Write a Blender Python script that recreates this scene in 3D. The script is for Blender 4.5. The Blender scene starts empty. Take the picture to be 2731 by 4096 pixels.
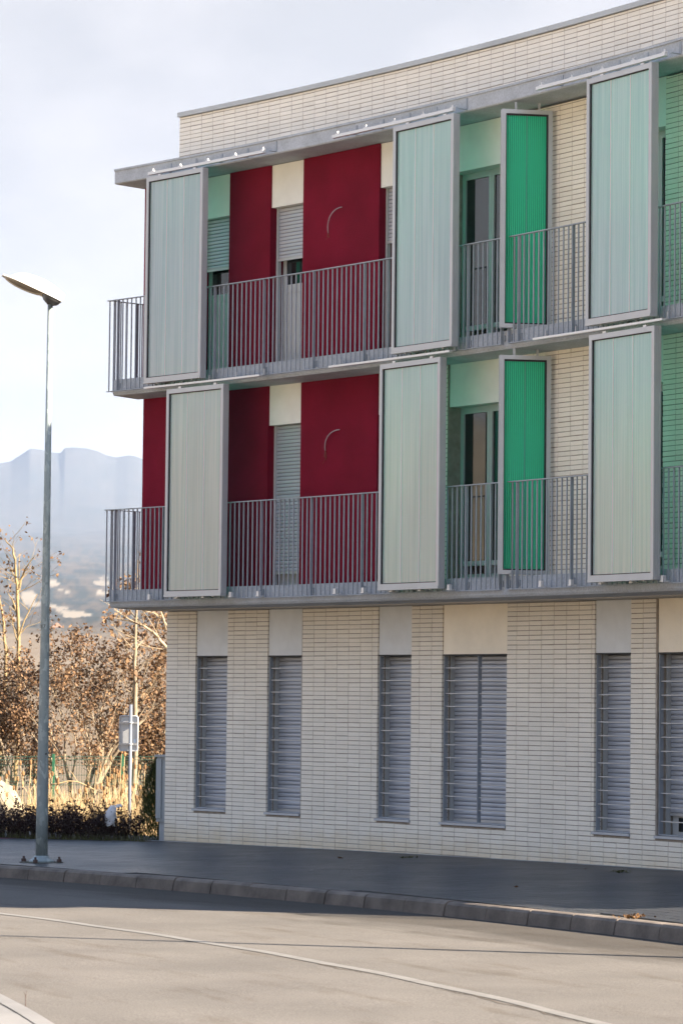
import bpy, math, random
import numpy as np
from mathutils import Matrix, Vector

# ------------------------------------------------------------------ camera, sky, sun, exposure
sc = bpy.context.scene
C = sc.collection
FPX, PITCH, ROLL = 12794.85, 0.058322, 0.0104626
EYE = Vector((0, 0, 2.0))
cam = bpy.data.cameras.new('camera'); cam_ob = bpy.data.objects.new('camera', cam); C.objects.link(cam_ob)
cam.sensor_fit = 'HORIZONTAL'; cam.sensor_width = 36.0; cam.lens = 36.0 * FPX / 2731.0
cam.clip_start = 0.5; cam.clip_end = 20000
cam.dof.use_dof = True; cam.dof.focus_distance = 40.0; cam.dof.aperture_fstop = 11.0
CAM_ROT = Matrix.Rotation(math.pi / 2 + PITCH, 4, 'X') @ Matrix.Rotation(ROLL, 4, 'Z')
cam_ob.matrix_world = Matrix.Translation(EYE) @ CAM_ROT
sc.camera = cam_ob

SUN_AZ = math.atan2(0.93, -0.37)          # clockwise from +Y
SUN_EL = math.radians(28.5)
SKY_STRENGTH = 0.068
world = bpy.data.worlds.new('World'); sc.world = world; world.use_nodes = True
wn, wl = world.node_tree.nodes, world.node_tree.links
wn.clear()
wo = wn.new('ShaderNodeOutputWorld'); bg = wn.new('ShaderNodeBackground'); sky = wn.new('ShaderNodeTexSky')
sky.sky_type = 'NISHITA'; sky.sun_disc = False; sky.sun_elevation = SUN_EL; sky.sun_rotation = SUN_AZ
sky.air_density = 1.0; sky.dust_density = 1.2; sky.ozone_density = 1.0
tc = wn.new('ShaderNodeTexCoord')
mp = wn.new('ShaderNodeMapping'); mp.inputs['Scale'].default_value = (1.0, 1.0, 1.9); mp.inputs['Location'].default_value = (0.37, 0.1, 0.2)
nz = wn.new('ShaderNodeTexNoise'); nz.inputs['Scale'].default_value = 3.1; nz.inputs['Detail'].default_value = 7; nz.inputs['Roughness'].default_value = 0.55
rp = wn.new('ShaderNodeValToRGB'); rp.color_ramp.elements[0].position = 0.34; rp.color_ramp.elements[1].position = 0.62
rp.color_ramp.elements[0].color = (0.03, 0.03, 0.03, 1); rp.color_ramp.elements[1].color = (1, 1, 1, 1)
nz2 = wn.new('ShaderNodeTexNoise'); nz2.inputs['Scale'].default_value = 17; nz2.inputs['Detail'].default_value = 6
crp = wn.new('ShaderNodeValToRGB')
crp.color_ramp.elements[0].position = 0.36; crp.color_ramp.elements[0].color = (1.29, 1.30, 1.38, 1)
crp.color_ramp.elements[1].position = 0.62; crp.color_ramp.elements[1].color = (1.52, 1.50, 1.56, 1)
mx = wn.new('ShaderNodeMix'); mx.data_type = 'RGBA'
bg.inputs['Strength'].default_value = SKY_STRENGTH
wl.new(tc.outputs['Generated'], mp.inputs['Vector']); wl.new(mp.outputs['Vector'], nz.inputs['Vector']); wl.new(mp.outputs['Vector'], nz2.inputs['Vector'])
sxyz = wn.new('ShaderNodeSeparateXYZ'); thin = wn.new('ShaderNodeMath'); thin.operation = 'MULTIPLY_ADD'; thin.inputs[1].default_value = -0.76
lift = wn.new('ShaderNodeMath'); lift.operation = 'ADD'; lift.inputs[1].default_value = 0.33
wl.new(tc.outputs['Generated'], sxyz.inputs['Vector']); wl.new(sxyz.outputs['Z'], thin.inputs[0]); wl.new(nz.outputs['Fac'], thin.inputs[2]); wl.new(thin.outputs[0], lift.inputs[0])
wl.new(lift.outputs[0], rp.inputs['Fac']); wl.new(rp.outputs['Color'], mx.inputs['Factor'])
wl.new(nz2.outputs['Fac'], crp.inputs['Fac']); wl.new(crp.outputs['Color'], mx.inputs['B']); wl.new(sky.outputs['Color'], mx.inputs['A'])
wl.new(mx.outputs['Result'], bg.inputs['Color']); wl.new(bg.outputs['Background'], wo.inputs['Surface'])

sun = bpy.data.lights.new('sun', 'SUN'); sun_ob = bpy.data.objects.new('sun', sun); C.objects.link(sun_ob)
sun.energy = 5.0; sun.angle = math.radians(0.55); sun.color = (1.0, 0.86, 0.68)
SUN_DIR = Vector((math.sin(SUN_AZ) * math.cos(SUN_EL), math.cos(SUN_AZ) * math.cos(SUN_EL), math.sin(SUN_EL)))
sun_ob.rotation_euler = SUN_DIR.to_track_quat('Z', 'Y').to_euler()
sun_ob.location = (30, 0, 40)
sc.view_settings.view_transform = 'Standard'; sc.view_settings.look = 'None'
sc.view_settings.exposure = 2.85; sc.view_settings.gamma = 1.0; sc.view_settings.use_curve_mapping = False
sc.render.engine = 'CYCLES'
sc.cycles.use_denoising = True
sc.cycles.max_bounces = 8; sc.cycles.diffuse_bounces = 4; sc.cycles.glossy_bounces = 3; sc.cycles.transmission_bounces = 6
sc.cycles.volume_bounces = 1; sc.cycles.sample_clamp_indirect = 6.0
sc.cycles.caustics_reflective = False; sc.cycles.caustics_refractive = False

HAZE = 3.9e-5
R = random.Random(7)
NR = np.random.default_rng(11)

# ------------------------------------------------------------------ curved street: every facade and kerb line is an arc
# s runs along the facade (left to right), off is the distance behind the railing line, z is height
P0X, P0Y, PHI, KAP = -3.362172, 45.496229, -0.820356, -0.01837251
def F(s, off, z):
    a = PHI + KAP * s
    x = P0X + (math.sin(a) - math.sin(PHI)) / KAP; y = P0Y - (math.cos(a) - math.cos(PHI)) / KAP
    return Vector((x - off * math.sin(a), y + off * math.cos(a), z))
def ANG(s): return PHI + KAP * s
def G(x, y): return -0.065 + 0.0100 * ((x + 2.6) * 0.62 - (y - 46) * 0.78)   # pavement level
def FG(s, off, dz=0.0):
    p = F(s, off, 0); p.z = G(p.x, p.y) + dz; return p
KZ = 0.14
def KERB(s): return -5.2 + 0.042 * (s - 5.4)
NEAR = -11.69
def project(p):
    q = CAM_ROT.to_3x3().transposed() @ (Vector(p) - EYE)
    return 1365.5 + FPX * q.x / -q.z, 2048 - FPX * q.y / -q.z, -q.z
def at(u, v, D):                               # world point on a sight line at depth D
    d = CAM_ROT.to_3x3() @ Vector(((u - 1365.5) / FPX, -(v - 2048) / FPX, -1))
    return EYE + d * (D / d.y)

# ------------------------------------------------------------------ mesh helpers
class MB:
    def __init__(self): self.v = []; self.f = []
    def add(self, vs, fs):
        n = len(self.v); self.v.extend([tuple(p) for p in vs]); self.f.extend([tuple(i + n for i in f) for f in fs])
    def hexa(self, p): # 8 corners: bottom 4 ccw, top 4
        self.add(p, [(3, 2, 1, 0), (4, 5, 6, 7), (0, 1, 5, 4), (1, 2, 6, 5), (2, 3, 7, 6), (3, 0, 4, 7)])
    def box(self, x0, x1, y0, y1, z0, z1):
        self.hexa([(x0, y0, z0), (x1, y0, z0), (x1, y1, z0), (x0, y1, z0), (x0, y0, z1), (x1, y0, z1), (x1, y1, z1), (x0, y1, z1)])
    def cbox(self, s0, s1, o0, o1, z0, z1, step=1.0):           # box in curve space, split along s
        n = max(1, int(math.ceil((s1 - s0) / step)))
        base = len(self.v)
        for i in range(n + 1):
            s = s0 + (s1 - s0) * i / n
            for o, z in ((o0, z0), (o1, z0), (o1, z1), (o0, z1)): self.v.append(tuple(F(s, o, z)))
        for i in range(n):
            a = base + 4 * i; b = a + 4
            for k in range(4):
                self.f.append((a + k, a + (k + 1) % 4, b + (k + 1) % 4, b + k))
        self.f.append((base + 3, base + 2, base + 1, base)); e = base + 4 * n; self.f.append((e, e + 1, e + 2, e + 3))
    def sweep(self, prof, s0, s1, step=0.5, fn=None):            # profile of (off, z) swept along s, closed
        n = max(1, int(math.ceil((s1 - s0) / step))); m = len(prof); base = len(self.v); fn = fn or F
        for i in range(n + 1):
            s = s0 + (s1 - s0) * i / n
            for o, z in prof: self.v.append(tuple(fn(s, o, z)))
        for i in range(n):
            a = base + m * i; b = a + m
            for k in range(m): self.f.append((a + k, a + (k + 1) % m, b + (k + 1) % m, b + k))
        self.f.append(tuple(base + k for k in reversed(range(m)))); e = base + m * n; self.f.append(tuple(e + k for k in range(m)))
    def tube(self, pts, rads, n=6, cap=True):
        base = len(self.v); pts = [Vector(p) for p in pts]; up = Vector((0.013, 0.02, 1))
        prev = None
        for i, p in enumerate(pts):
            d = (pts[min(i + 1, len(pts) - 1)] - pts[max(i - 1, 0)]).normalized()
            a = d.cross(up if abs(d.z) < 0.95 else Vector((1, 0, 0))).normalized() if prev is None else (prev - d * prev.dot(d)).normalized()
            prev = a; b = d.cross(a)
            r = rads[i] if isinstance(rads, (list, tuple)) else rads
            for k in range(n):
                t = 2 * math.pi * k / n; q = p + (a * math.cos(t) + b * math.sin(t)) * r; self.v.append((q.x, q.y, q.z))
        for i in range(len(pts) - 1):
            o = base + i * n
            for k in range(n): self.f.append((o + k, o + (k + 1) % n, o + n + (k + 1) % n, o + n + k))
        if cap:
            self.f.append(tuple(base + k for k in reversed(range(n)))); e = base + n * (len(pts) - 1); self.f.append(tuple(e + k for k in range(n)))
    def grid(self, P):                                           # P[i][j] points
        base = len(self.v); h, w = len(P), len(P[0])
        for r in P: self.v.extend([tuple(p) for p in r])
        for i in range(h - 1):
            for j in range(w - 1):
                a = base + i * w + j; self.f.append((a, a + 1, a + w + 1, a + w))

W = {}                                          # world location of each object made here
def fix_normals(me):
    import bmesh
    b = bmesh.new(); b.from_mesh(me); bmesh.ops.recalc_face_normals(b, faces=b.faces); b.to_mesh(me); b.free()
def obj(name, mb, mat, parent=None, smooth=False, origin=None, recalc=True, kind=None):
    v = np.array(mb.v, dtype=np.float32) if not isinstance(mb.v, np.ndarray) else mb.v.astype(np.float32)
    if origin is None:
        lo, hi = v.min(0), v.max(0); origin = Vector(((lo[0] + hi[0]) / 2, (lo[1] + hi[1]) / 2, lo[2]))
    else: origin = Vector(origin)
    v = v - np.array(origin, dtype=np.float32)
    me = bpy.data.meshes.new(name)
    me.from_pydata(v.tolist(), [], mb.f if isinstance(mb.f, list) else mb.f.tolist())
    if recalc: fix_normals(me)
    me.materials.append(mat)
    if smooth: me.polygons.foreach_set('use_smooth', [True] * len(me.polygons))
    return place(name, me, origin, parent, kind=kind)
def place(name, me, loc, parent=None, rot=None, kind=None, scale=None):
    o = bpy.data.objects.new(name, me); C.objects.link(o)
    loc = Vector(loc)
    if parent is not None:
        o.parent = parent; o.location = loc - W[parent.name]
    else: o.location = loc
    W[o.name] = loc
    if rot: o.rotation_euler = rot
    if scale: o.scale = scale
    if kind: o['kind'] = kind
    return o
def thing(name, loc, label, cat, group=None):
    o = bpy.data.objects.new(name, None); C.objects.link(o); o.location = loc; W[o.name] = Vector(loc); o.empty_display_size = 0.2
    return tag(o, label, cat, group)
def tag(o, label, cat, group=None):
    o['label'] = label; o['category'] = cat
    if group: o['group'] = group
    return o
def mesh_only(name, mb, mat, smooth=False, recalc=True):
    me = bpy.data.meshes.new(name); me.from_pydata(list(mb.v), [], mb.f)
    if recalc: fix_normals(me)
    me.materials.append(mat)
    if smooth: me.polygons.foreach_set('use_smooth', [True] * len(me.polygons))
    return me

# ------------------------------------------------------------------ materials
def M(name, col, rough=0.6, metal=0.0, var=0.0, vscale=6.0, col2=None, bump=0.0, bscale=60.0, spec=0.5, rnd=0.0, stretch=(1, 1, 1), grain=0.0, gscale=300.0, rvar=0.0, transl=None, tmix=0.5):
    m = bpy.data.materials.new(name); m.use_nodes = True
    n, l = m.node_tree.nodes, m.node_tree.links
    p = n['Principled BSDF']
    p.inputs['Roughness'].default_value = rough; p.inputs['Metallic'].default_value = metal
    p.inputs['Specular IOR Level'].default_value = spec
    p.inputs['Base Color'].default_value = (*col, 1)
    geo = n.new('ShaderNodeNewGeometry'); vec = geo.outputs['Position']
    if stretch != (1, 1, 1):
        mpp = n.new('ShaderNodeMapping'); mpp.inputs['Scale'].default_value = stretch; l.new(vec, mpp.inputs['Vector']); vec = mpp.outputs['Vector']
    out = None
    if var or col2:
        t = n.new('ShaderNodeTexNoise'); t.inputs['Scale'].default_value = vscale; t.inputs['Detail'].default_value = 6; t.inputs['Roughness'].default_value = 0.6
        l.new(vec, t.inputs['Vector'])
        r = n.new('ShaderNodeValToRGB'); r.color_ramp.elements[0].position = 0.32; r.color_ramp.elements[1].position = 0.68
        c2 = col2 or tuple(c * (1 + var) for c in col); c1 = col if col2 else tuple(c * (1 - var) for c in col)
        r.color_ramp.elements[0].color = (*c1, 1); r.color_ramp.elements[1].color = (*c2, 1)
        l.new(t.outputs['Fac'], r.inputs['Fac']); out = r.outputs['Color']
        if rvar:
            mr = n.new('ShaderNodeMapRange'); mr.inputs['From Min'].default_value = 0.3; mr.inputs['From Max'].default_value = 0.7
            mr.inputs['To Min'].default_value = rough - rvar; mr.inputs['To Max'].default_value = rough + rvar
            l.new(t.outputs['Fac'], mr.inputs['Value']); l.new(mr.outputs['Result'], p.inputs['Roughness'])
    def scaled(out, val_socket, lo, hi):
        mr = n.new('ShaderNodeMapRange'); mr.inputs['To Min'].default_value = lo; mr.inputs['To Max'].default_value = hi
        l.new(val_socket, mr.inputs['Value'])
        mixn = n.new('ShaderNodeMix'); mixn.data_type = 'RGBA'; mixn.blend_type = 'MULTIPLY'; mixn.inputs['Factor'].default_value = 1
        if out is None: mixn.inputs['A'].default_value = (*col, 1)
        else: l.new(out, mixn.inputs['A'])
        l.new(mr.outputs['Result'], mixn.inputs['B']); return mixn.outputs['Result']
    if grain:
        t2 = n.new('ShaderNodeTexNoise'); t2.inputs['Scale'].default_value = gscale; t2.inputs['Detail'].default_value = 2
        l.new(geo.outputs['Position'], t2.inputs['Vector'])
        mr0 = n.new('ShaderNodeMapRange'); mr0.inputs['From Min'].default_value = 0.3; mr0.inputs['From Max'].default_value = 0.7
        l.new(t2.outputs['Fac'], mr0.inputs['Value']); out = scaled(out, mr0.outputs['Result'], 1 - grain, 1 + grain)
    if rnd:
        oi = n.new('ShaderNodeObjectInfo'); ad = n.new('ShaderNodeMath'); ad.operation = 'ADD'; fr = n.new('ShaderNodeMath'); fr.operation = 'FRACT'
        l.new(oi.outputs['Random'], ad.inputs[0]); l.new(geo.outputs['Random Per Island'], ad.inputs[1]); l.new(ad.outputs[0], fr.inputs[0])
        out = scaled(out, fr.outputs[0], 1 - rnd, 1 + rnd)
    if out is not None: l.new(out, p.inputs['Base Color'])
    if bump:
        t3 = n.new('ShaderNodeTexNoise'); t3.inputs['Scale'].default_value = bscale; t3.inputs['Detail'].default_value = 5
        l.new(vec, t3.inputs['Vector'])
        b = n.new('ShaderNodeBump'); b.inputs['Strength'].default_value = bump; b.inputs['Distance'].default_value = 0.01
        l.new(t3.outputs['Fac'], b.inputs['Height']); l.new(b.outputs['Normal'], p.inputs['Normal'])
    if transl:
        tr = n.new('ShaderNodeBsdfTranslucent'); ms = n.new('ShaderNodeMixShader'); ms.inputs['Fac'].default_value = tmix
        if out is not None and transl == 'same': l.new(out, tr.inputs['Color'])
        else: tr.inputs['Color'].default_value = (*(col if transl == 'same' else transl), 1)
        l.new(p.outputs['BSDF'], ms.inputs[1]); l.new(tr.outputs['BSDF'], ms.inputs[2])
        l.new(ms.outputs['Shader'], n['Material Output'].inputs['Surface'])
    return m

m_brick = M('cream_brick', (0.77, 0.725, 0.64), 0.55, rnd=0.032, var=0.045, vscale=1.6, bump=0.25, bscale=90, grain=0.06, gscale=120)
def splash(m):
    n, l = m.node_tree.nodes, m.node_tree.links; p = n['Principled BSDF']; src = p.inputs['Base Color'].links[0].from_socket
    geo = n.new('ShaderNodeNewGeometry'); sp = n.new('ShaderNodeSeparateXYZ'); l.new(geo.outputs['Position'], sp.inputs['Vector'])
    t = n.new('ShaderNodeTexNoise'); t.inputs['Scale'].default_value = 3.2; t.inputs['Detail'].default_value = 7; t.inputs['Roughness'].default_value = 0.7; l.new(geo.outputs['Position'], t.inputs['Vector'])
    a = n.new('ShaderNodeMath'); a.operation = 'MULTIPLY_ADD'; a.inputs[1].default_value = 0.55; l.new(t.outputs['Fac'], a.inputs[0]); 
    mz = n.new('ShaderNodeMath'); mz.operation = 'MULTIPLY'; mz.inputs[1].default_value = -1.0; l.new(sp.outputs['Z'], mz.inputs[0]); l.new(mz.outputs[0], a.inputs[2])
    mr = n.new('ShaderNodeMapRange'); mr.inputs['From Min'].default_value = 0.0; mr.inputs['From Max'].default_value = 0.36; l.new(a.outputs[0], mr.inputs['Value'])
    mixn = n.new('ShaderNodeMix'); mixn.data_type = 'RGBA'; mixn.blend_type = 'MULTIPLY'; l.new(mr.outputs['Result'], mixn.inputs['Factor']); l.new(src, mixn.inputs['A']); mixn.inputs['B'].default_value = (0.80, 0.72, 0.58, 1)
    l.new(mixn.outputs['Result'], p.inputs['Base Color'])
splash(m_brick)
m_mortar = M('mortar', (0.33, 0.29, 0.245), 0.9, var=0.2, vscale=9, bump=0.3)
m_red = M('red_render', (0.160, 0.0068, 0.0215), 0.85, var=0.15, vscale=1.7, bump=0.45, bscale=55, grain=0.08, gscale=90, spec=0.08)
m_conc = M('slab_concrete', (0.385, 0.415, 0.46), 0.75, var=0.12, vscale=3.5, bump=0.3, bscale=70, grain=0.14, gscale=45)
m_soffit = M('soffit_paint', (0.50, 0.48, 0.455), 0.85, var=0.06, vscale=2.0, bump=0.15)
m_lint = M('white_render', (0.75, 0.75, 0.715), 0.8, var=0.06, vscale=2.5, bump=0.2, bscale=50)
m_lintg = M('grey_panel', (0.66, 0.685, 0.70), 0.7, var=0.06, vscale=3.5, bump=0.1)
m_lintc = M('cream_panel', (0.88, 0.81, 0.68), 0.7, var=0.06, vscale=2.5, bump=0.15, bscale=30)
m_alu = M('anodised_aluminium', (0.47, 0.48, 0.495), 0.42, metal=0.35, var=0.04, vscale=4)
m_galv = M('painted_steel', (0.30, 0.335, 0.38), 0.5, metal=0.25, var=0.08, vscale=8)
m_shut = M('shutter_grey', (0.45, 0.475, 0.535), 0.42, metal=0.3, rnd=0.05)
m_wframe = M('window_frame_grey', (0.42, 0.44, 0.45), 0.45)
m_glass = M('dark_glass', (0.012, 0.016, 0.018), 0.04, spec=0.9)
m_dark = M('dark_gasket', (0.015, 0.016, 0.018), 0.6)
m_core = M('inner_wall', (0.30, 0.29, 0.27), 0.9)
m_sill = M('sill_metal', (0.42, 0.46, 0.52), 0.4, metal=0.4)
m_coping = M('coping_zinc', (0.42, 0.44, 0.45), 0.5, metal=0.3, var=0.08, vscale=1.5)
m_track = M('track_aluminium', (0.66, 0.66, 0.665), 0.38, metal=0.5)

def polycarb(name):
    m = bpy.data.materials.new(name); m.use_nodes = True; n, l = m.node_tree.nodes, m.node_tree.links
    p = n['Principled BSDF']; p.inputs['Roughness'].default_value = 0.2; p.inputs['Specular IOR Level'].default_value = 0.6
    geo = n.new('ShaderNodeNewGeometry')
    t = n.new('ShaderNodeTexNoise'); t.inputs['Scale'].default_value = 2.0; t.inputs['Detail'].default_value = 5
    mpp = n.new('ShaderNodeMapping'); mpp.inputs['Scale'].default_value = (14, 14, 0.25); l.new(geo.outputs['Position'], mpp.inputs['Vector']); l.new(mpp.outputs['Vector'], t.inputs['Vector'])
    r = n.new('ShaderNodeValToRGB'); r.color_ramp.elements[0].position = 0.3; r.color_ramp.elements[1].position = 0.7
    r.color_ramp.elements[0].color = (0.45, 0.55, 0.63, 1); r.color_ramp.elements[1].color = (0.74, 0.82, 0.88, 1)
    l.new(t.outputs['Fac'], r.inputs['Fac']); l.new(r.outputs['Color'], p.inputs['Base Color'])
    tr = n.new('ShaderNodeBsdfTranslucent'); tr.inputs['Color'].default_value = (0.06, 0.95, 0.55, 1)
    ms = n.new('ShaderNodeMixShader'); ms.inputs['Fac'].default_value = 0.48
    p.inputs['Coat Weight'].default_value = 1.0; p.inputs['Coat IOR'].default_value = 2.9; p.inputs['Coat Roughness'].default_value = 0.12
    l.new(p.outputs['BSDF'], ms.inputs[1]); l.new(tr.outputs['BSDF'], ms.inputs[2]); l.new(ms.outputs['Shader'], n['Material Output'].inputs['Surface'])
    return m
m_poly = polycarb('frosted_green_polycarbonate')
m_rib = M('sheet_joint', (0.70, 0.76, 0.72), 0.4)
m_polyw = M('green_sheet_web', (0.03, 0.38, 0.21), 0.35, transl=(0.04, 0.66, 0.38), tmix=0.6, spec=0.4)
m_polyg = M('green_polycarbonate', (0.05, 0.60, 0.34), 0.35, transl=(0.07, 0.97, 0.58), tmix=0.58, spec=0.4)

# ------------------------------------------------------------------ ground: pavement, kerb, road
S_L, S_R = -14.0, 60.0
gm = MB()
gp = []
for i in range(0, 61):
    row = []
    s = S_L + (S_R - S_L) * i / 60
    for j in range(0, 13):
        off = -5.2 + 7.6 * j / 12
        row.append(FG(s, KERB(s) + (2.4 - KERB(s)) * j / 12, -0.012))
    gp.append(row)
gm.grid(gp)
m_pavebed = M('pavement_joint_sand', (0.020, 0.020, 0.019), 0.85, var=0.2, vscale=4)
pavement = obj('pavement', gm, m_pavebed, kind='structure', recalc=False)

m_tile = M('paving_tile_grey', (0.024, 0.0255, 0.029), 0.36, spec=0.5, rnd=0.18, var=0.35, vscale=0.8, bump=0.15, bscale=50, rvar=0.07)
def tile_mesh(h=0.0):
    b = MB(); w = 0.1985; q = w / 3; c = 0.0052
    b.box(-w / 2, w / 2, -w / 2, w / 2, -0.02, -0.0022 + h)
    for i in range(3):
        for j in range(3):
            x0, y0 = -w / 2 + i * q + c, -w / 2 + j * q + c; x1, y1 = x0 + q - 2 * c, y0 + q - 2 * c; d = 0.0022
            b.add([(x0, y0, -0.0022 + h), (x1, y0, -0.0022 + h), (x1, y1, -0.0022 + h), (x0, y1, -0.0022 + h), (x0 + d, y0 + d, h), (x1 - d, y0 + d, h), (x1 - d, y1 - d, h), (x0 + d, y1 - d, h)],
                  [(4, 5, 6, 7), (0, 1, 5, 4), (1, 2, 6, 5), (2, 3, 7, 6), (3, 0, 4, 7)])
    return b
tb = tile_mesh()
tile_me = mesh_only('paving_tile', tb, m_tile)
def hedge_off(s): return 0.68 + 0.335 * (min(s, 0.4) - 0.4)
tiles = []
row = 0
off = -0.02
for row in range(0, 32):
    o = 0.82 - 0.2 * row
    ds = 0.2 / (1 - KAP * o)
    nmin, nmax = int(-5.5 / ds), int(21.5 / ds)
    for k in range(nmin, nmax):
        s = (k + 0.5 * 0) * ds + 0.03 * math.sin(row * 2.1)
        if o - 0.1 < KERB(s) + 0.0 or (s < 0.4 and o > hedge_off(s) - 0.05): continue
        p = FG(s, o)
        u, v, D = project(p)
        if u < -160 or u > 2900: continue
        tiles.append((D, p, ANG(s), u))
tiles.sort(key=lambda t: t[0] + (0 if -30 < t[3] < 2760 else 50))
slope = math.atan(0.0100)
def tile_rot(a): return (-0.0078, -0.0062, a)
tv = np.array(tb.v); tf = np.array([list(f) for f in tb.f])
big_v, big_f, nv = [], [], 0
for i, (D, p, a, u) in enumerate(tiles):
    dz = R.uniform(-0.0008, 0.0008); tx, ty = R.gauss(0, 0.0025), R.gauss(0, 0.0025)
    if i < 300:
        place('paving_tile', tile_me, p + Vector((0, 0, dz)), pavement, rot=(-0.0078 + tx, -0.0062 + ty, a + R.gauss(0, 0.006)))
    else:
        aa = a + R.gauss(0, 0.006); ca, sa = math.cos(aa), math.sin(aa)
        x = tv[:, 0] * ca - tv[:, 1] * sa; y = tv[:, 0] * sa + tv[:, 1] * ca
        z = tv[:, 2] + 0.0062 * x - 0.0078 * y + tx * x + ty * y + dz
        big_v.append(np.stack([x + p.x, y + p.y, z + p.z], 1)); big_f.append(tf + nv); nv += len(tv)
class AR: pass
ar = AR(); ar.v = np.concatenate(big_v); ar.f = np.concatenate(big_f)
obj('paving_tiles', ar, m_tile, pavement, recalc=False, kind='stuff')
# smooth concrete strip at the wall foot
fm = MB(); fp = []
for i in range(60):
    s = 0.0 + 21.5 * i / 59
    fp.append([FG(s, 0.955, 0.004), FG(s, 0.80 + 0.02 * math.sin(i * 1.7), 0.003)])
fm.grid(fp); obj('wall_foot_strip', fm, M('foot_concrete', (0.24, 0.25, 0.26), 0.6, var=0.25, vscale=3), pavement, recalc=False)

m_kerb = M('kerb_concrete', (0.108, 0.088, 0.073), 0.8, var=0.4, vscale=3.5, bump=0.4, bscale=40, rnd=0.1, grain=0.1, gscale=70)
bed = MB(); bed.sweep([(-0.01, -0.05), (-0.122, -0.05), (-0.122, -0.2), (-0.01, -0.2)], -14, 60, 1.0, fn=lambda s, o, z: FG(s, KERB(s) + o, z))
kerb = obj('kerb', bed, M('kerb_joint', (0.03, 0.027, 0.022), 0.9), kind='structure')
prof = [(0.0, -0.2), (0.0, 0.0), (-0.085, 0.002), (-0.118, -0.006), (-0.142, -0.028), (-0.150, -0.06), (-0.176, -0.2)]
s = 6.21 - 0.826 * 16
while s < 40:
    L = 0.75 / (1 - KAP * KERB(s))
    j = R.uniform(-0.006, 0.006); h = R.uniform(-0.004, 0.004)
    kb = MB(); kb.sweep([(o + j, z + h) for o, z in prof], s + 0.009, s + L - 0.009, 0.4, fn=lambda s_, o, z: FG(s_, KERB(s_) + o, z))
    k_o = obj('kerb_stone', kb, m_kerb, kerb)
    s += L

def asphalt():
    m = M('asphalt', (0.078, 0.073, 0.069), 0.85, spec=0.15, var=0.12, vscale=0.8, bump=0.35, bscale=130, grain=0.30, gscale=75, rvar=0.04)
    n, l = m.node_tree.nodes, m.node_tree.links
    p = n['Principled BSDF']; src = p.inputs['Base Color'].links[0].from_socket
    geo = n.new('ShaderNodeNewGeometry')
    at_ = n.new('ShaderNodeAttribute'); at_.attribute_name = 'road_uv'
    mpp = n.new('ShaderNodeMapping'); mpp.inputs['Scale'].default_value = (0.22, 1.3, 1); l.new(at_.outputs['Vector'], mpp.inputs['Vector'])
    t = n.new('ShaderNodeTexNoise'); t.inputs['Scale'].default_value = 1.1; t.inputs['Detail'].default_value = 8; t.inputs['Roughness'].default_value = 0.68; l.new(mpp.outputs['Vector'], t.inputs['Vector'])
    # coarser darker gutter beside the kerb, worn pale lanes
    sep = n.new('ShaderNodeSeparateXYZ'); l.new(at_.outputs['Vector'], sep.inputs['Vector'])
    ad = n.new('ShaderNodeMath'); ad.operation = 'MULTIPLY_ADD'; ad.inputs[1].default_value = 2.2; l.new(t.outputs['Fac'], ad.inputs[0]); l.new(sep.outputs['Y'], ad.inputs[2])
    r = n.new('ShaderNodeValToRGB'); r.color_ramp.interpolation = 'LINEAR'
    r.color_ramp.elements[0].position = 0.0; r.color_ramp.elements[0].color = (0.62, 0.60, 0.57, 1)
    r.color_ramp.elements[1].position = 1.0; r.color_ramp.elements[1].color = (1.18, 1.17, 1.15, 1)
    mr = n.new('ShaderNodeMapRange'); mr.inputs['From Min'].default_value = 2.05; mr.inputs['From Max'].default_value = 2.75
    l.new(ad.outputs[0], mr.inputs['Value']); l.new(mr.outputs['Result'], r.inputs['Fac'])
    mx_ = n.new('ShaderNodeMix'); mx_.data_type = 'RGBA'; mx_.blend_type = 'MULTIPLY'; mx_.inputs['Factor'].default_value = 1
    l.new(src, mx_.inputs['A']); l.new(r.outputs['Color'], mx_.inputs['B'])
    # damp looking dark streaks
    t2 = n.new('ShaderNodeTexNoise'); t2.inputs['Scale'].default_value = 1.7; t2.inputs['Detail'].default_value = 9; t2.inputs['Roughness'].default_value = 0.72; l.new(mpp.outputs['Vector'], t2.inputs['Vector'])
    r2 = n.new('ShaderNodeValToRGB'); r2.color_ramp.elements[0].position = 0.36; r2.color_ramp.elements[1].position = 0.47
    r2.color_ramp.elements[0].color = (0.80, 0.765, 0.72, 1); r2.color_ramp.elements[1].color = (1, 1, 1, 1); l.new(t2.outputs['Fac'], r2.inputs['Fac'])
    mx2 = n.new('ShaderNodeMix'); mx2.data_type = 'RGBA'; mx2.blend_type = 'MULTIPLY'; mx2.inputs['Factor'].default_value = 1
    l.new(mx_.outputs['Result'], mx2.inputs['A']); l.new(r2.outputs['Color'], mx2.inputs['B'])
    l.new(mx2.outputs['Result'], p.inputs['Base Color'])
    return m
m_asph = asphalt()
rm = MB(); rp_, uvs = [], []
for i in range(0, 149):
    s = S_L + (S_R - S_L) * i / 148; r_ = []
    for j in range(0, 17):
        d = -0.1 + (-NEAR - 5.0) * j / 16
        o = KERB(s) - 0.10 - (KERB(s) - 0.10 - NEAR) * j / 16
        r_.append(FG(s, o, -KZ)); uvs.append((s, KERB(s) - o, 0))
    rp_.append(r_)
rm.grid(rp_)
road = obj('road', rm, m_asph, kind='structure', recalc=False)
at_ = road.data.attributes.new('road_uv', 'FLOAT_VECTOR', 'POINT'); at_.data.foreach_set('vector', np.array(uvs, dtype=np.float32).ravel())

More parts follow.
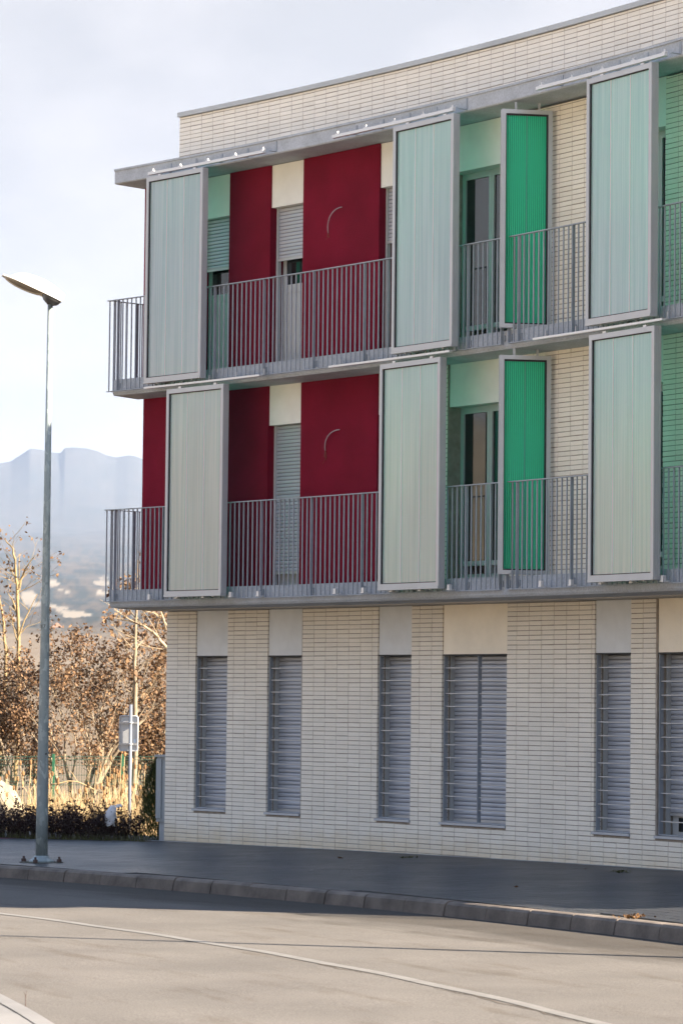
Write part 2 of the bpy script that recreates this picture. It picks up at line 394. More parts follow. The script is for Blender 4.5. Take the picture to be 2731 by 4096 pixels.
m_line = M('worn_road_paint', (0.112, 0.108, 0.102), 0.7, var=0.15, vscale=5, grain=0.15, gscale=60)
lm = MB(); lp = []
for i in range(260):
    s = -10 + 60 * i / 259
    o = -8.63 + 0.0285 * (s - 13) + 0.012 * math.sin(s * 2.3) 
    lp.append([FG(s, o - 0.055, -KZ + 0.004), FG(s, o + 0.055, -KZ + 0.004)])
lm.grid(lp); obj('lane_line', lm, m_line, road, recalc=False)
cm = MB(); cp = []                               # crack beside the line
for i in range(320):
    s = 21.2 + 12 * i / 319
    o = -8.63 + 0.0285 * (s - 13) - 0.085 + 0.018 * math.sin(s * 5.1) + 0.010 * math.sin(s * 13.7) + R.gauss(0, 0.004)
    w = 0.011 * max(0.12, 0.55 + 0.6 * math.sin(s * 1.35 + 4.6)) 
    cp.append([FG(s, o - w, -KZ + 0.0025), FG(s, o + w, -KZ + 0.0025)])
cm.grid(cp); obj('road_crack', cm, M('crack_dirt', (0.045, 0.035, 0.025), 0.95), road, recalc=False)

# near pavement, at the photographer's side
nm = MB(); npnts = []
for i in range(0, 75):
    s = S_L + (S_R - S_L) * i / 74
    npnts.append([FG(s, NEAR - 0.13 - 6.0 * j / 6, -0.012) for j in range(7)])
nm.grid(npnts)
near = obj('pavement', nm, M('near_paving', (0.24, 0.22, 0.19), 0.9, var=0.2, vscale=2), kind='structure', recalc=False)
m_ntile = M('near_paving_slab', (0.13, 0.125, 0.12), 0.6, var=0.15, vscale=1.5, rnd=0.08, bump=0.2)
slab_b = MB(); slab_b.box(-0.197, 0.197, -0.197, 0.197, -0.03, 0); slab_me = mesh_only('paving_slab', slab_b, m_ntile)
for row in range(5):
    o = NEAR - 0.145 - 0.2 - 0.4 * row; ds = 0.4 / (1 - KAP * o)
    for k in range(int(19 / ds), int(31 / ds)):
        s = k * ds
        p = FG(s, o)
        if -250 < project(p)[0] < 800: place('paving_slab', slab_me, p + Vector((0, 0, R.uniform(-.001, .002))), near, rot=(-0.0078, -0.0062, ANG(s)))
s = 18.0
while s < 34:
    L = 0.75 / (1 - KAP * NEAR)
    kb = MB(); kb.sweep([(-0.135, -0.2), (-0.135, 0.0), (-0.03, 0.0), (-0.015, -0.01), (0.005, -0.2)], s + 0.005, s + L - 0.005, 0.4, fn=lambda s_, o, z: FG(s_, NEAR + o, z))
    obj('kerb_stone', kb, m_ntile, near); s += L

# ------------------------------------------------------------------ the apartment building
B = thing('apartment_building', F(5, 0.95, 0), 'curved three storey apartment block of cream brick and dark red render with green screens', 'building')
S_END = 21.4
def part(name, mb, mat, parent=None, **k): return obj(name, mb, mat, parent or B, **k)
def cb(*boxes, step=1.0):
    b = MB()
    for x in boxes: b.cbox(*x, step=step)
    return b
GW, UW = 0.95, 0.53
# ground openings (s0, s1), sill and head heights
OPEN = [(0.90, 1.59), (2.465, 3.185), (4.80, 5.49), (6.13, 7.43), (9.16, 9.85), (10.355, 11.665), (13.1, 13.8), (15.0, 16.3), (17.6, 18.3)]
WIDE = {3, 5, 7}
Z_SILL, Z_HEAD, CR = 0.425, 2.575, 0.0597
# core behind everything
part('core_wall', cb((0.262, S_END - 0.02, 1.30, 1.6, -0.4, 10.2)), m_core)
# body of the building behind the facade (end walls, back, roof)
bb = MB(); bb.sweep([(1.605, -0.4), (9.2, -0.4), (9.2, 10.2), (1.605, 10.2)], 0.27, S_END - 0.03, 1.5); part('rear_block', bb, m_brick)

# mortar backing and bricks
bricks = []                                      # (centre s, off, z, width, tag)
def lay(walltag, o, s0, s1, z0, z1, org=0.255, zorg=Z_SILL, cut=()):
    mod = 0.25 / (1 - KAP * o)
    k0 = int(math.floor((s0 - org) / mod)) - 1; k1 = int(math.ceil((s1 - org) / mod)) + 1
    r0 = int(math.floor((z0 - zorg) / CR + 1e-6)); r1 = int(math.ceil((z1 - zorg) / CR - 1e-6))
    for r in range(r0, r1):
        za, zb = max(z0, zorg + r * CR), min(z1, zorg + (r + 1) * CR)
        if zb - za < 0.02: continue
        segs = [(s0, s1)]
        for (c0, c1, cz0, cz1) in cut:
            if zb > cz0 + 0.005 and za < cz1 - 0.005:
                segs = [q for a, b in segs for q in ((a, min(b, c0)), (max(a, c1), b)) if q[1] - q[0] > 0.03]
        for a, b in segs:
            for k in range(k0, k1):
                x0, x1 = max(a, org + k * mod), min(b, org + (k + 1) * mod)
                if x1 - x0 < 0.03: continue
                bricks.append(((x0 + x1) / 2, o, (za + zb) / 2, (x1 - x0) * (1 - KAP * o), zb - za, walltag))
cuts = [(a, b, Z_SILL - 0.03, 3.4) for a, b in OPEN]
lay('ground', GW, 0.255, 12.6, -0.22, 3.22, cut=cuts)
lay('parapet', GW, 0.385, 12.6, 9.56, 10.37, org=0.385, zorg=9.56)
lay('upper', UW, 5.98, 6.735, 6.53, 9.30, org=5.98, zorg=6.53); lay('upper', UW, 7.957, 10.30, 6.53, 9.30, org=7.957, zorg=6.53); lay('upper', UW, 11.005, 13.0, 6.53, 9.30, org=11.005, zorg=6.53)
lay('upper', UW, 5.98, 6.735, 3.53, 6.27, org=5.98, zorg=3.53); lay('upper', UW, 7.957, 10.30, 3.53, 6.27, org=7.957, zorg=3.53); lay('upper', UW, 10.975, 13.0, 3.53, 6.27, org=10.975, zorg=3.53)
# walls (mortar) as parts
gmb = MB(); e = 0.255
prev = 0.262
for (a, b) in OPEN:
    gmb.cbox(prev, a - 0.006, GW + 0.006, 1.295, -0.3, 3.22); gmb.cbox(a - 0.004, b + 0.004, GW + 0.0065, 1.294, -0.3, Z_SILL - 0.034); prev = b + 0.006
gmb.cbox(prev, S_END, GW + 0.006, 1.295, -0.3, 3.22)
walls = {'ground': part('brick_wall', gmb, m_mortar)}
pmb = cb((0.392, S_END, GW + 0.006, 1.28, 9.5, 10.372)); walls['parapet'] = part('parapet_wall', pmb, m_mortar)
umb = MB()
for z0, z1, rs in ((6.5, 9.30, 11.005), (3.5, 6.27, 10.975)):
    for a, b in ((5.98, 6.735), (7.957, 10.30), (rs, S_END)): umb.cbox(a + 0.006, b - 0.006, UW + 0.006, 1.29, z0, z1)
walls['upper'] = part('balcony_brick_wall', umb, m_mortar)
def brick_rank(b):
    u, v, D = project(F(b[0], b[1], b[2]))
    return D + (0 if (-20 < u < 2740 and -20 < v < 4096) else 100) - 3 * b[3]
bricks.sort(key=brick_rank)
JH, JV = 0.0095, 0.0075
cache = {}
def brick_geo(w, h, dep=0.112):
    b = MB(); x = w / 2 - JV / 2; z = h / 2 - JH / 2; c = 0.0022
    b.add([(-x, c, -z), (x, c, -z), (x, dep, -z), (-x, dep, -z), (-x, c, z), (x, c, z), (x, dep, z), (-x, dep, z),
           (-x + c, 0, -z + c), (x - c, 0, -z + c), (x - c, 0, z - c), (-x + c, 0, z - c)],
          [(3, 2, 1, 0), (4, 5, 6, 7), (8, 9, 10, 11), (0, 1, 9, 8), (1, 5, 10, 9), (5, 4, 11, 10), (4, 0, 8, 11), (1, 2, 6, 5), (3, 0, 4, 7)])
    return b
RB = random.Random(3)
acc_v, acc_f, nv = [], [], 0
for i, (s, o, z, w, h, tg) in enumerate(bricks):
    a = ANG(s) + RB.gauss(0, 0.0035)
    dz = 0.0016 * math.sin(s * 2.3 + z * 9) + 0.0012 * math.sin(s * 5.7 + z * 31) + RB.gauss(0, 0.0006)
    oo = o + RB.gauss(0, 0.0012); tilt = RB.gauss(0, 0.003)
    p = F(s, oo, z + dz)
    key = (round(w, 3), round(h, 3))
    if i < 300:
        if key not in cache: cache[key] = mesh_only('brick', brick_geo(*key), m_brick)
        place('brick', cache[key], p, walls[tg], rot=(0, tilt, a))
    else:
        g = brick_geo(w, h); v = np.array(g.v); v[:, 2] += tilt * v[:, 0]
        ca, sa = math.cos(a), math.sin(a)
        acc_v.append(np.stack([v[:, 0] * ca - v[:, 1] * sa + p.x, v[:, 0] * sa + v[:, 1] * ca + p.y, v[:, 2] + p.z], 1))
        acc_f.extend([tuple(q + nv for q in f) for f in g.f]); nv += len(v)
ar = AR(); ar.v = np.concatenate(acc_v); ar.f = acc_f
part('brickwork', ar, m_brick, kind='stuff')
# coping
s = 0.372
for s1 in (3.9, 8.2, 12.4, 17.0, S_END + .02):
    cpb = MB(); cpb.sweep([(0.915, 10.376), (0.915, 10.44), (1.31, 10.45), (1.31, 10.376)], s + 0.002, s1 - 0.002, 1.0); part('coping', cpb, m_coping); s = s1

# slabs
def slab(name, prof, s0, s1=S_END + 0.1, mat=m_conc):
    b = MB(); b.sweep(prof, s0, s1, 0.5); return part(name, b, mat)
# balcony slab: thin lip under the railing, taller upstand behind the bars, soffit sloping to the wall
for zb, zt in ((3.255, 3.505), (6.285, 6.51)):
    slab('balcony_slab', [(0.055, zb + 0.03), (0.055, zt), (0.5265, zt), (0.5265, zb - 0.02), (0.075, zb)], 0.06)
slab('roof_slab', [(0.045, 9.345), (0.045, 9.515), (0.03, 9.517), (0.03, 9.545), (0.94, 9.552), (0.94, 9.32), (0.06, 9.33)], 0.045)
sf = cb((0.2, S_END, 0.529, 1.28, 3.225, 3.26), (0.2, S_END, 0.529, 1.28, 6.275, 6.3), (0.2, S_END, 0.942, 1.28, 9.31, 9.49)); part('soffit', sf, m_soffit)
# floor threshold inside balconies
# red piers
def red(s0, s1, z0, z1): part('red_pier', cb((s0, s1, UW, 1.28, z0, z1)), m_red)
for z0, z1, l in ((6.511, 9.318, 0.14), (3.506, 6.268, 0.17)):
    red(l, 1.30, z0, z1); red(2.03, 2.925, z0, z1); red(3.635, 5.26, z0, z1)
# upper lintels
LINT = [(1.302, 2.028), (2.927, 3.633), (5.262, 5.978), (6.737, 7.955), (10.302, 11.0)]
for i, (a, b) in enumerate(LINT):
    for zb, zt, rs in ((8.73, 9.316, 0), (5.725, 6.27, 0)):
        bb_ = b if i < 4 else (11.0 if zb > 7 else 10.97)
        part('lintel_panel', cb((a, bb_, UW + 0.025, 1.2, zb, zt)), m_lint)
# ground lintels
for i, (a, b) in enumerate(OPEN):
    part('lintel_panel', cb((a, b, GW + 0.022, 1.2, Z_HEAD + 0.01, 3.221)), m_lintc if i in WIDE else m_lintg)
    part('head_trim', cb((a, b, GW + 0.015, 1.15, Z_HEAD - 0.008, Z_HEAD + 0.0098)), m_dark)
    part('window_sill', cb((a - 0.03, b + 0.002, GW - 0.018, 1.13, Z_SILL - 0.03, Z_SILL)), m_sill)

# ---- roller shutters
def shutter(s0, s1, o, z_bot, z_top, pitch=0.055, guides=True, individual=True, bar=True):
    """slatted curtain hung at depth o; root mesh is the dark box behind the slats"""
    back = cb((s0, s1, o + 0.012, o + 0.02, z_bot, z_top), step=5); root = part('roller_shutter', back, m_dark)
    L = (F(s1, o, 0) - F(s0, o, 0)).length; n = int((z_top - z_bot) / pitch)
    sl = MB(); h = pitch
    pr = [(0.010, 0.0), (0.0035, 0.006), (0.0, h * 0.35), (0.0, h * 0.65), (0.0035, h - 0.009), (0.010, h - 0.004)]
    for x in (-L / 2, L / 2): sl.v.extend([(x, o_, z_) for o_, z_ in pr])
    for k in range(5): sl.f.append((k, k + 1, k + 7, k + 6))
    me = mesh_only('slat', sl, m_shut, recalc=False)
    me.polygons.foreach_set('use_smooth', [False] * len(me.polygons))
    sm = (s0 + s1) / 2; c = (F(s0, o, 0) + F(s1, o, 0)) / 2
    ang = math.atan2(*(F(s1, o, 0) - F(s0, o, 0)).yx)
    for k in range(n):
        place('slat', me, (c.x, c.y, z_top - (k + 1) * pitch), root, rot=(0, 0, ang))
    zb = z_top - n * pitch
    if bar: part('bottom_bar', cb((s0, s1, o - 0.012, o + 0.011, zb - 0.035, zb - 0.002), step=5), m_alu, root)
    st = MB(); st.box(-0.02, 0.02, -0.03, 0, -0.012, 0.012)
    return root
def guide(s0, s1, o0, o1, z0, z1): part('shutter_guide', cb((s0, s1, o0, o1, z0, z1)), m_wframe)
# ground floor windows: shutter, guides, grille
BARZ = [Z_HEAD - 0.165 * (k + 1) for k in range(12)]
for i, (a, b) in enumerate(OPEN):
    if i > 5: continue
    zb = 0.66 if i == 5 else Z_SILL + 0.04
    shutter(a + 0.006, b - 0.006, GW + 0.20, zb, Z_HEAD - 0.01)
    guide(a + 0.001, a + 0.016, GW + 0.135, GW + 0.199, Z_SILL + 0.001, Z_HEAD - 0.009); guide(b - 0.016, b - 0.001, GW + 0.135, GW + 0.199, Z_SILL + 0.001, Z_HEAD - 0.009)
    gr = part('window_grille', cb((a + 0.012, a + 0.022, GW + 0.022, GW + 0.082, Z_SILL + 0.02, Z_HEAD - 0.012)), m_galv)
    part('stile', cb((b - 0.022, b - 0.012, GW + 0.022, GW + 0.082, Z_SILL + 0.02, Z_HEAD - 0.012)), m_galv, gr)
    if i in WIDE:
        mid = (a + b) / 2 + 0.05
        part('stile', cb((mid - 0.005, mid + 0.005, GW + 0.022, GW + 0.082, Z_SILL + 0.02, Z_HEAD - 0.012)), m_galv, gr)
    for z in BARZ:
        part('bar', cb((a + 0.0225, b - 0.0225, GW + 0.046, GW + 0.056, z - 0.006, z + 0.006)), m_alu, gr)
    part('bottom_rail', cb((a + 0.004, b - 0.004, GW + 0.03, GW + 0.07, Z_SILL + 0.006, Z_SILL + 0.02)), m_galv, gr)
    if i == 5:
        wn_ = part('window', cb((a + 0.02, b - 0.02, GW + 0.225, GW + 0.24, Z_SILL, 0.66)), m_wframe)
        part('pane', cb((a + 0.14, a + 0.62, GW + 0.219, GW + 0.2245, Z_SILL + 0.05, 0.64)), m_glass, wn_)
        part('pane', cb((a + 0.70, b - 0.14, GW + 0.219, GW + 0.2245, Z_SILL + 0.05, 0.64)), m_glass, wn_)

# ---- upper windows / doors
def leaf_frame(mb, s0, s1, o0, o1, z0, z1, w=0.055):
    mb.cbox(s0, s0 + w, o0, o1, z0, z1); mb.cbox(s1 - w, s1, o0, o1, z0, z1)
    mb.cbox(s0 + w + 0.0005, s1 - w - 0.0005, o0 + 0.0005, o1, z0, z0 + w); mb.cbox(s0 + w + 0.0005, s1 - w - 0.0005, o0 + 0.0005, o1, z1 - w, z1)
def narrow_window(a, b, zf, zh, zs):
    """narrow balcony door with its shutter half lowered to zs"""
    o = UW + 0.22
    d = MB(); leaf_frame(d, a + 0.02, b - 0.02, o, o + 0.06, zf, zh - 0.01, 0.07); d.cbox(a + 0.0905, b - 0.0905, o + 0.002, o + 0.055, zf + 1.05, zf + 1.16)
    dr = part('balcony_door', d, m_wframe)
    part('pane', cb((a + 0.0925, b - 0.0925, o + 0.012, o + 0.02, zf + 1.161, zh - 0.081)), m_glass, dr)
    part('lower_panel', cb((a + 0.0925, b - 0.0925, o + 0.012, o + 0.03, zf + 0.071, zf + 1.049)), m_wframe, dr)
    guide(a + 0.001, a + 0.035, UW + 0.11, UW + 0.17, zf, zh - 0.001); guide(b - 0.035, b - 0.001, UW + 0.11, UW + 0.17, zf, zh - 0.001)
    shutter(a + 0.036, b - 0.036, UW + 0.13, zs, zh - 0.002, pitch=0.05)
narrow_window(1.302, 2.028, 6.512, 8.73, 8.0); narrow_window(2.927, 3.633, 6.512, 8.73, 8.02); narrow_window(5.262, 5.978, 6.512, 8.73, 8.0)
narrow_window(1.302, 2.028, 3.507, 5.725, 5.0); narrow_window(2.927, 3.633, 3.507, 5.725, 3.70); narrow_window(5.262, 5.978, 3.507, 5.725, 3.70)
def wide_door(a, b, zf, zh):
    o = UW + 0.20; m = (a + b) / 2
    fr = MB(); leaf_frame(fr, a + 0.002, b - 0.002, o, o + 0.07, zf, zh - 0.002, 0.034); dr = part('balcony_door', fr, m_wframe)
    for x0, x1 in ((a + 0.036, m - 0.002), (m + 0.002, b - 0.036)):
        lf = MB(); leaf_frame(lf, x0, x1, o - 0.012, o + 0.05, zf + 0.036, zh - 0.037, 0.048); lf.cbox(x0 + 0.0485, x1 - 0.0485, o - 0.009, o + 0.045, zf + 0.09 + 0.1, zf + 0.25)
        part('door_leaf', lf, m_wframe, dr)
        part('pane', cb((x0 + 0.0485, x1 - 0.0485, o + 0.01, o + 0.018, zf + 0.251, zh - 0.0855)), m_glass, dr)
for zf, zh in ((6.512, 8.73), (3.507, 5.725)):
    wide_door(6.737, 7.955, zf, zh) 
    b2 = 11.0 if zf > 6 else 10.97
    wide_door(10.304, b2, zf, zh)

# ---- railings
def railing(zb, zt, segs):
    root = part('railing', cb((segs[0][0] - 0.03, segs[0][1], 0.0, 0.040, zb - 0.006, zb + 0.004)), m_galv)
    first = True
    for a, b in segs:
        if not first: part('bottom_rail', cb((a, b, 0.0, 0.040, zb - 0.006, zb + 0.004)), m_galv, root)
        first = False
        part('top_rail', cb((a - (0.03 if a < 0.1 else 0), b, -0.002, 0.042, zt - 0.006, zt + 0.006)), m_galv, root)
        n = int(round((b - a) / 0.0985)); hgt = zt - zb - 0.010
        bar = MB(); bar.box(-0.0065, 0.0065, -0.008, 0.008, 0, hgt); bm = mesh_only('baluster', bar, m_galv)
        post = MB(); post.box(-0.006, 0.006, -0.022, 0.022, 0, hgt); pm = mesh_only('post', post, m_galv)
        for k in range(n + 1):
            s = a + 0.012 + (b - a - 0.024) * k / n
            isp = (k % 11 == 2) or (k in (n,)) or (a > 1 and k == 0)
            place('post' if isp else 'baluster', pm if isp else bm, F(s, 0.019, zb + 0.0042), root, rot=(0, 0, ANG(s)))
            if isp:
                part('post_bracket', cb((s + 0.022, s + 0.032, 0.03, 0.0545, zb + 0.03, zb + 0.11)), m_galv, root)
    # return at the left end
    part('top_rail', cb((0.0005, 0.0415, 0.0425, UW + 0.35, zt - 0.005, zt + 0.005)), m_galv, root)
    part('bottom_rail', cb((0.0005, 0.0415, 0.0405, UW + 0.35, zb - 0.005, zb + 0.003)), m_galv, root)
    for k in range(1, 9):
        s, o = 0.02, 0.02 + 0.0985 * k
        wdt = 0.03 if k in (5,) else 0.008
        q = MB(); q.cbox(s - 0.0065, s + 0.0065, o - wdt, o + wdt, zb + 0.0032, zt - 0.0052)
        part('baluster' if wdt < 0.02 else 'post', q, m_galv, root)
SEG = [(0.0, 8.50), (8.62, 12.48), (12.6, 16.45), (16.57, S_END)]
railing(3.345, 4.65, SEG); railing(6.345, 7.65, SEG)

# ---- sliding screens
def screen(name, s0, z0, z1, width=1.265, o0=-0.165, depth=0.10):
    s1 = s0 + width; fw = 0.052
    fr = MB()
    fr.cbox(s0, s0 + fw, o0, o0 + depth, z0, z1); fr.cbox(s1 - fw, s1, o0, o0 + depth, z0, z1)
    fr.cbox(s0 + fw + 0.0005, s1 - fw - 0.0005, o0 + 0.0005, o0 + depth, z1 - 0.062, z1 - 0.0005); fr.cbox(s0 + fw + 0.0005, s1 - fw - 0.0005, o0 + 0.0005, o0 + depth, z0 + 0.0005, z0 + 0.05)
    root = part('screen_panel', fr, m_alu)
    gk = MB(); a, b = s0 + fw + 0.001, s1 - fw - 0.001
    gk.cbox(a, a + 0.010, o0 + 0.012, o0 + 0.04, z0 + 0.051, z1 - 0.063); gk.cbox(b - 0.010, b, o0 + 0.012, o0 + 0.04, z0 + 0.051, z1 - 0.063)
    gk.cbox(a + 0.011, b - 0.011, o0 + 0.013, o0 + 0.04, z1 - 0.073, z1 - 0.0635); gk.cbox(a + 0.011, b - 0.011, o0 + 0.013, o0 + 0.04, z0 + 0.0515, z0 + 0.061)
    part('gasket', gk, m_dark, root)
    # ribs along the side profile and two joint strips between three fluted sheets
    ca, cbn = a + 0.0105, b - 0.0105; wS = (cbn - ca) / 3
    for k in range(3):
        x0, x1 = ca + k * wS + 0.004, ca + (k + 1) * wS - 0.004
        sh = MB(); n = 24; base = 0
        for i in range(n + 1):
            x = x0 + (x1 - x0) * i / n; oo = o0 + 0.028 + (0.0016 if i % 2 else 0.0)
            sh.v.extend([tuple(F(x, oo, z0 + 0.0615)), tuple(F(x, oo, z1 - 0.0735))])
        for i in range(n): sh.f.append((2 * i, 2 * i + 2, 2 * i + 3, 2 * i + 1))
        part('sheet', sh, m_poly, root, recalc=False)
        if k: part('joint_strip', cb((ca + k * wS - 0.0035, ca + k * wS + 0.0035, o0 + 0.022, o0 + 0.034, z0 + 0.062, z1 - 0.074)), m_rib, root)
    sd = MB()
    for q in range(3): sd.cbox(s1 + 0.0002, s1 + 0.004, o0 + 0.012 + q * 0.03, o0 + 0.028 + q * 0.03, z0 + 0.002, z1 - 0.002)
    part('side_profile', sd, m_alu, root)
    for f in (0.2, 0.82):
        sx = s0 + width * f
        part('hanger', cb((sx - 0.03, sx + 0.03, o0 + 0.03, o0 + 0.06, z1 + 0.0005, z1 + 0.028)), m_track, root)
        part('hanger', cb((sx - 0.012, sx + 0.012, o0 + 0.03, o0 + 0.06, z0 - 0.04, z0 - 0.0005)), m_track, root)
    bt = MB(); bt.cbox(s0 + 0.001, s1 - 0.001, o0 - 0.006, o0 + 0.0995, z0 - 0.028, z0 - 0.0003); part('bottom_channel', bt, m_alu, root)
    return root
SCR = [(1.03, 1), (6.44, 1), (10.40, 1), (1.55, 0), (6.205, 0), (10.475, 0), (14.4, 1), (14.9, 0), (18.2, 1), (17.8, 0)]
for s0, up in SCR: screen('screen', s0, *((6.405, 9.29) if up else (3.405, 6.262)))
# tracks
for a, b in ((1.02, 3.59), (5.09, 7.64), (9.34, 11.87), (13.4, 15.9), (17.3, 19.8)):
    for z, roof in ((9.352, 1), (6.322, 0)):
        if roof:
            tr = part('screen_track', cb((a, b, -0.135, -0.085, z - 0.02, z + 0.02), step=0.6), m_track)
            for k in range(5):
                s = a + 0.30 + (b - a - 0.30) * k / 4 + (0.06 if k == 4 else 0)
                part('track_bracket', cb((s - 0.018, s + 0.018, 0.036, 0.0445, z + 0.0, z + (0.13 if k < 4 else 0.15))), m_galv, tr)
                part('bracket_arm', cb((s - 0.010, s + 0.010, -0.0845, 0.0355, z + 0.001, z + 0.012)), m_galv, tr)
                s2 = a + 0.09 + (b - a - 0.12) * k / 4
                cl = MB(); cl.cbox(s2 - 0.035, s2 + 0.035, -0.125, -0.095, z + 0.0205, z + 0.034); cl.cbox(s2 - 0.008, s2 + 0.008, -0.118, -0.102, z + 0.0341, z + 0.062)
                part('track_clip', cl, m_track, tr)
        else:
            tr = part('screen_track', cb((a, b, -0.155, -0.105, z - 0.015, z + 0.012), step=0.6), m_track)
            for k in range(5):
                s = a + 0.10 + (b - a - 0.16) * k / 4
                pb = MB(); pb.cbox(s - 0.010, s + 0.010, -0.10, -0.006, z + 0.0, z + 0.012); pb.cbox(s - 0.007, s + 0.007, -0.035, -0.01, z + 0.0125, z + 0.10); pb.cbox(s - 0.035, s + 0.035, -0.06, -0.0365, z + 0.0125, z + 0.022)
                part('track_bracket', pb, m_alu, tr)
    for k in range(5):
        s = a + 0.10 + (b - a - 0.16) * k / 4; z = 3.36
        q = MB(); q.cbox(s - 0.03, s + 0.03, -0.10, -0.008, z - 0.006, z + 0.006); q.cbox(s - 0.022, s + 0.022, -0.095, -0.05, z + 0.0065, z + 0.065)
        part('guide_block', q, m_track)
# folded screens standing across the balcony
def folded(sf, z0, z1):
    A = F(sf, -0.075, 0); Bp = F(sf + 0.26, 0.50, 0); d = (Bp - A); L = d.length; d.normalize(); nrm = Vector((d.y, -d.x, 0))
    if nrm.dot(Vector((-A.x, -A.y, 0))) < 0: nrm = -nrm
    T = 0.085; fw = 0.05
    def bx(mb, x0, x1, y0, y1, za, zb):
        f = lambda x, y, z: A + d * x + nrm * y + Vector((0, 0, z))
        mb.hexa([f(x0, y0, za), f(x1, y0, za), f(x1, y1, za), f(x0, y1, za), f(x0, y0, zb), f(x1, y0, zb), f(x1, y1, zb), f(x0, y1, zb)])
    fr = MB(); bx(fr, 0, fw, 0, T, z0, z1); bx(fr, L - fw, L, 0, T, z0, z1); bx(fr, fw + .0005, L - fw - .0005, 0.0005, T - .0005, z1 - fw, z1 - .0005); bx(fr, fw + .0005, L - fw - .0005, .0005, T - .0005, z0 + .0005, z0 + fw)
    root = part('folding_screen', fr, m_alu)
    gk = MB(); bx(gk, fw + .001, fw + .012, .02, T - .012, z0 + fw, z1 - fw); bx(gk, L - fw - .02, L - fw - .001, .02, T - .012, z0 + fw, z1 - fw); bx(gk, fw + .0125, L - fw - .0205, .021, T - .013, z1 - fw - .022, z1 - fw - .001); bx(gk, fw + .0125, L - fw - .0205, .021, T - .013, z0 + fw + .001, z0 + fw + .015)
    part('gasket', gk, m_dark, root)
    sh = MB(); n = 40; x0, x1 = fw + .0128, L - fw - .0208
    for i in range(n + 1):
        x = x0 + (x1 - x0) * i / n; y = T - 0.03 + (0.006 if i % 2 else 0)
        for z in (z0 + fw + .016, z1 - fw - .023): q = A + d * x + nrm * y + Vector((0, 0, z)); sh.v.append(tuple(q))
    for i in range(n): sh.f.append((2 * i, 2 * i + 2, 2 * i + 3, 2 * i + 1))
    so = part('sheet', sh, m_polyg, root, recalc=False); so.data.materials.append(m_polyw); so.data.polygons.foreach_set('material_index', [i % 2 for i in range(n)])
    jn = MB(); bx(jn, L / 2 - .003, L / 2 + .003, T - .034, T - .02, z0 + fw + .016, z1 - fw - .023); part('joint_strip', jn, M_RIBG, root)
    for x in (0.18, L - 0.16):
        pn = MB(); bx(pn, x - .012, x + .012, T / 2 - .012, T / 2 + .012, z1 + .0005, z1 + .095); part('pivot', pn, m_alu, root)
        pn = MB(); bx(pn, x - .012, x + .012, T / 2 - .012, T / 2 + .012, z0 - .02, z0 - .0005); part('pivot', pn, m_galv, root)
M_RIBG = M('green_joint_strip', (0.12, 0.42, 0.36), 0.4)
for sf in (8.555, 12.5, 16.46):
    folded(sf, 6.53, 9.215); folded(sf, 3.527, 6.195)

# lamp wires left hanging on the wide red piers
m_cond = M('grey_conduit', (0.33, 0.33, 0.35), 0.5)
m_wire = M('wire_brown', (0.16, 0.07, 0.03), 0.6)
def conduit(sa, za, sb, zb, drop):
    pts = []
    for i in range(13):
        t = i / 12; s = sa + (sb - sa) * math.sin(t * math.pi / 2); z = za + (zb - za) * (1 - math.cos(t * math.pi / 2))
        pts.append(F(s, UW - 0.018 - 0.03 * math.sin(t * math.pi), z))
    b = MB(); b.tube(pts, 0.0068, 6); c = part('conduit', b, m_cond, smooth=True)
    for q in range(3):
        w = MB(); e = Vector(pts[-1]); w.tube([e, e + Vector((0.02 * (q - 1), -0.01 * q, -drop * 0.5)), e + Vector((-0.05 * (q - 1) + .02, 0.012, -drop * (0.6 + 0.25 * q)))], 0.0025, 4); part('wire', w, m_wire, c)
conduit(4.49, 8.56, 4.20, 8.24, 0.08); conduit(4.49, 5.575, 4.19, 5.31, 0.16)

# electrical cabinet at the building's corner
cab = thing('electrical_cabinet', F(0.13, 1.2, G(-2.6, 46)), 'narrow grey electrical cabinet standing at the left corner of the brick building', 'cabinet')
m_cab = M('cabinet_grey', (0.30, 0.33, 0.35), 0.5, var=0.05)
z0 = G(-2.6, 46.1)
obj('cabinet_body', cb((-0.005, 0.25, 1.02, 1.36, z0 + 0.27, z0 + 1.20)), m_cab, cab)
obj('cabinet_door', cb((0.005, 0.115, 1.00, 1.018, z0 + 0.32, z0 + 1.17)), m_cab, cab)
obj('cabinet_plinth', cb((0.03, 0.24, 1.05, 1.33, z0 - 0.1, z0 + 0.268)), M('plinth_concrete', (0.33, 0.35, 0.37), 0.8, var=0.1), cab)
obj('cabinet_roof', cb((-0.015, 0.25, 0.985, 1.38, z0 + 1.2005, z0 + 1.23)), m_cab, cab)

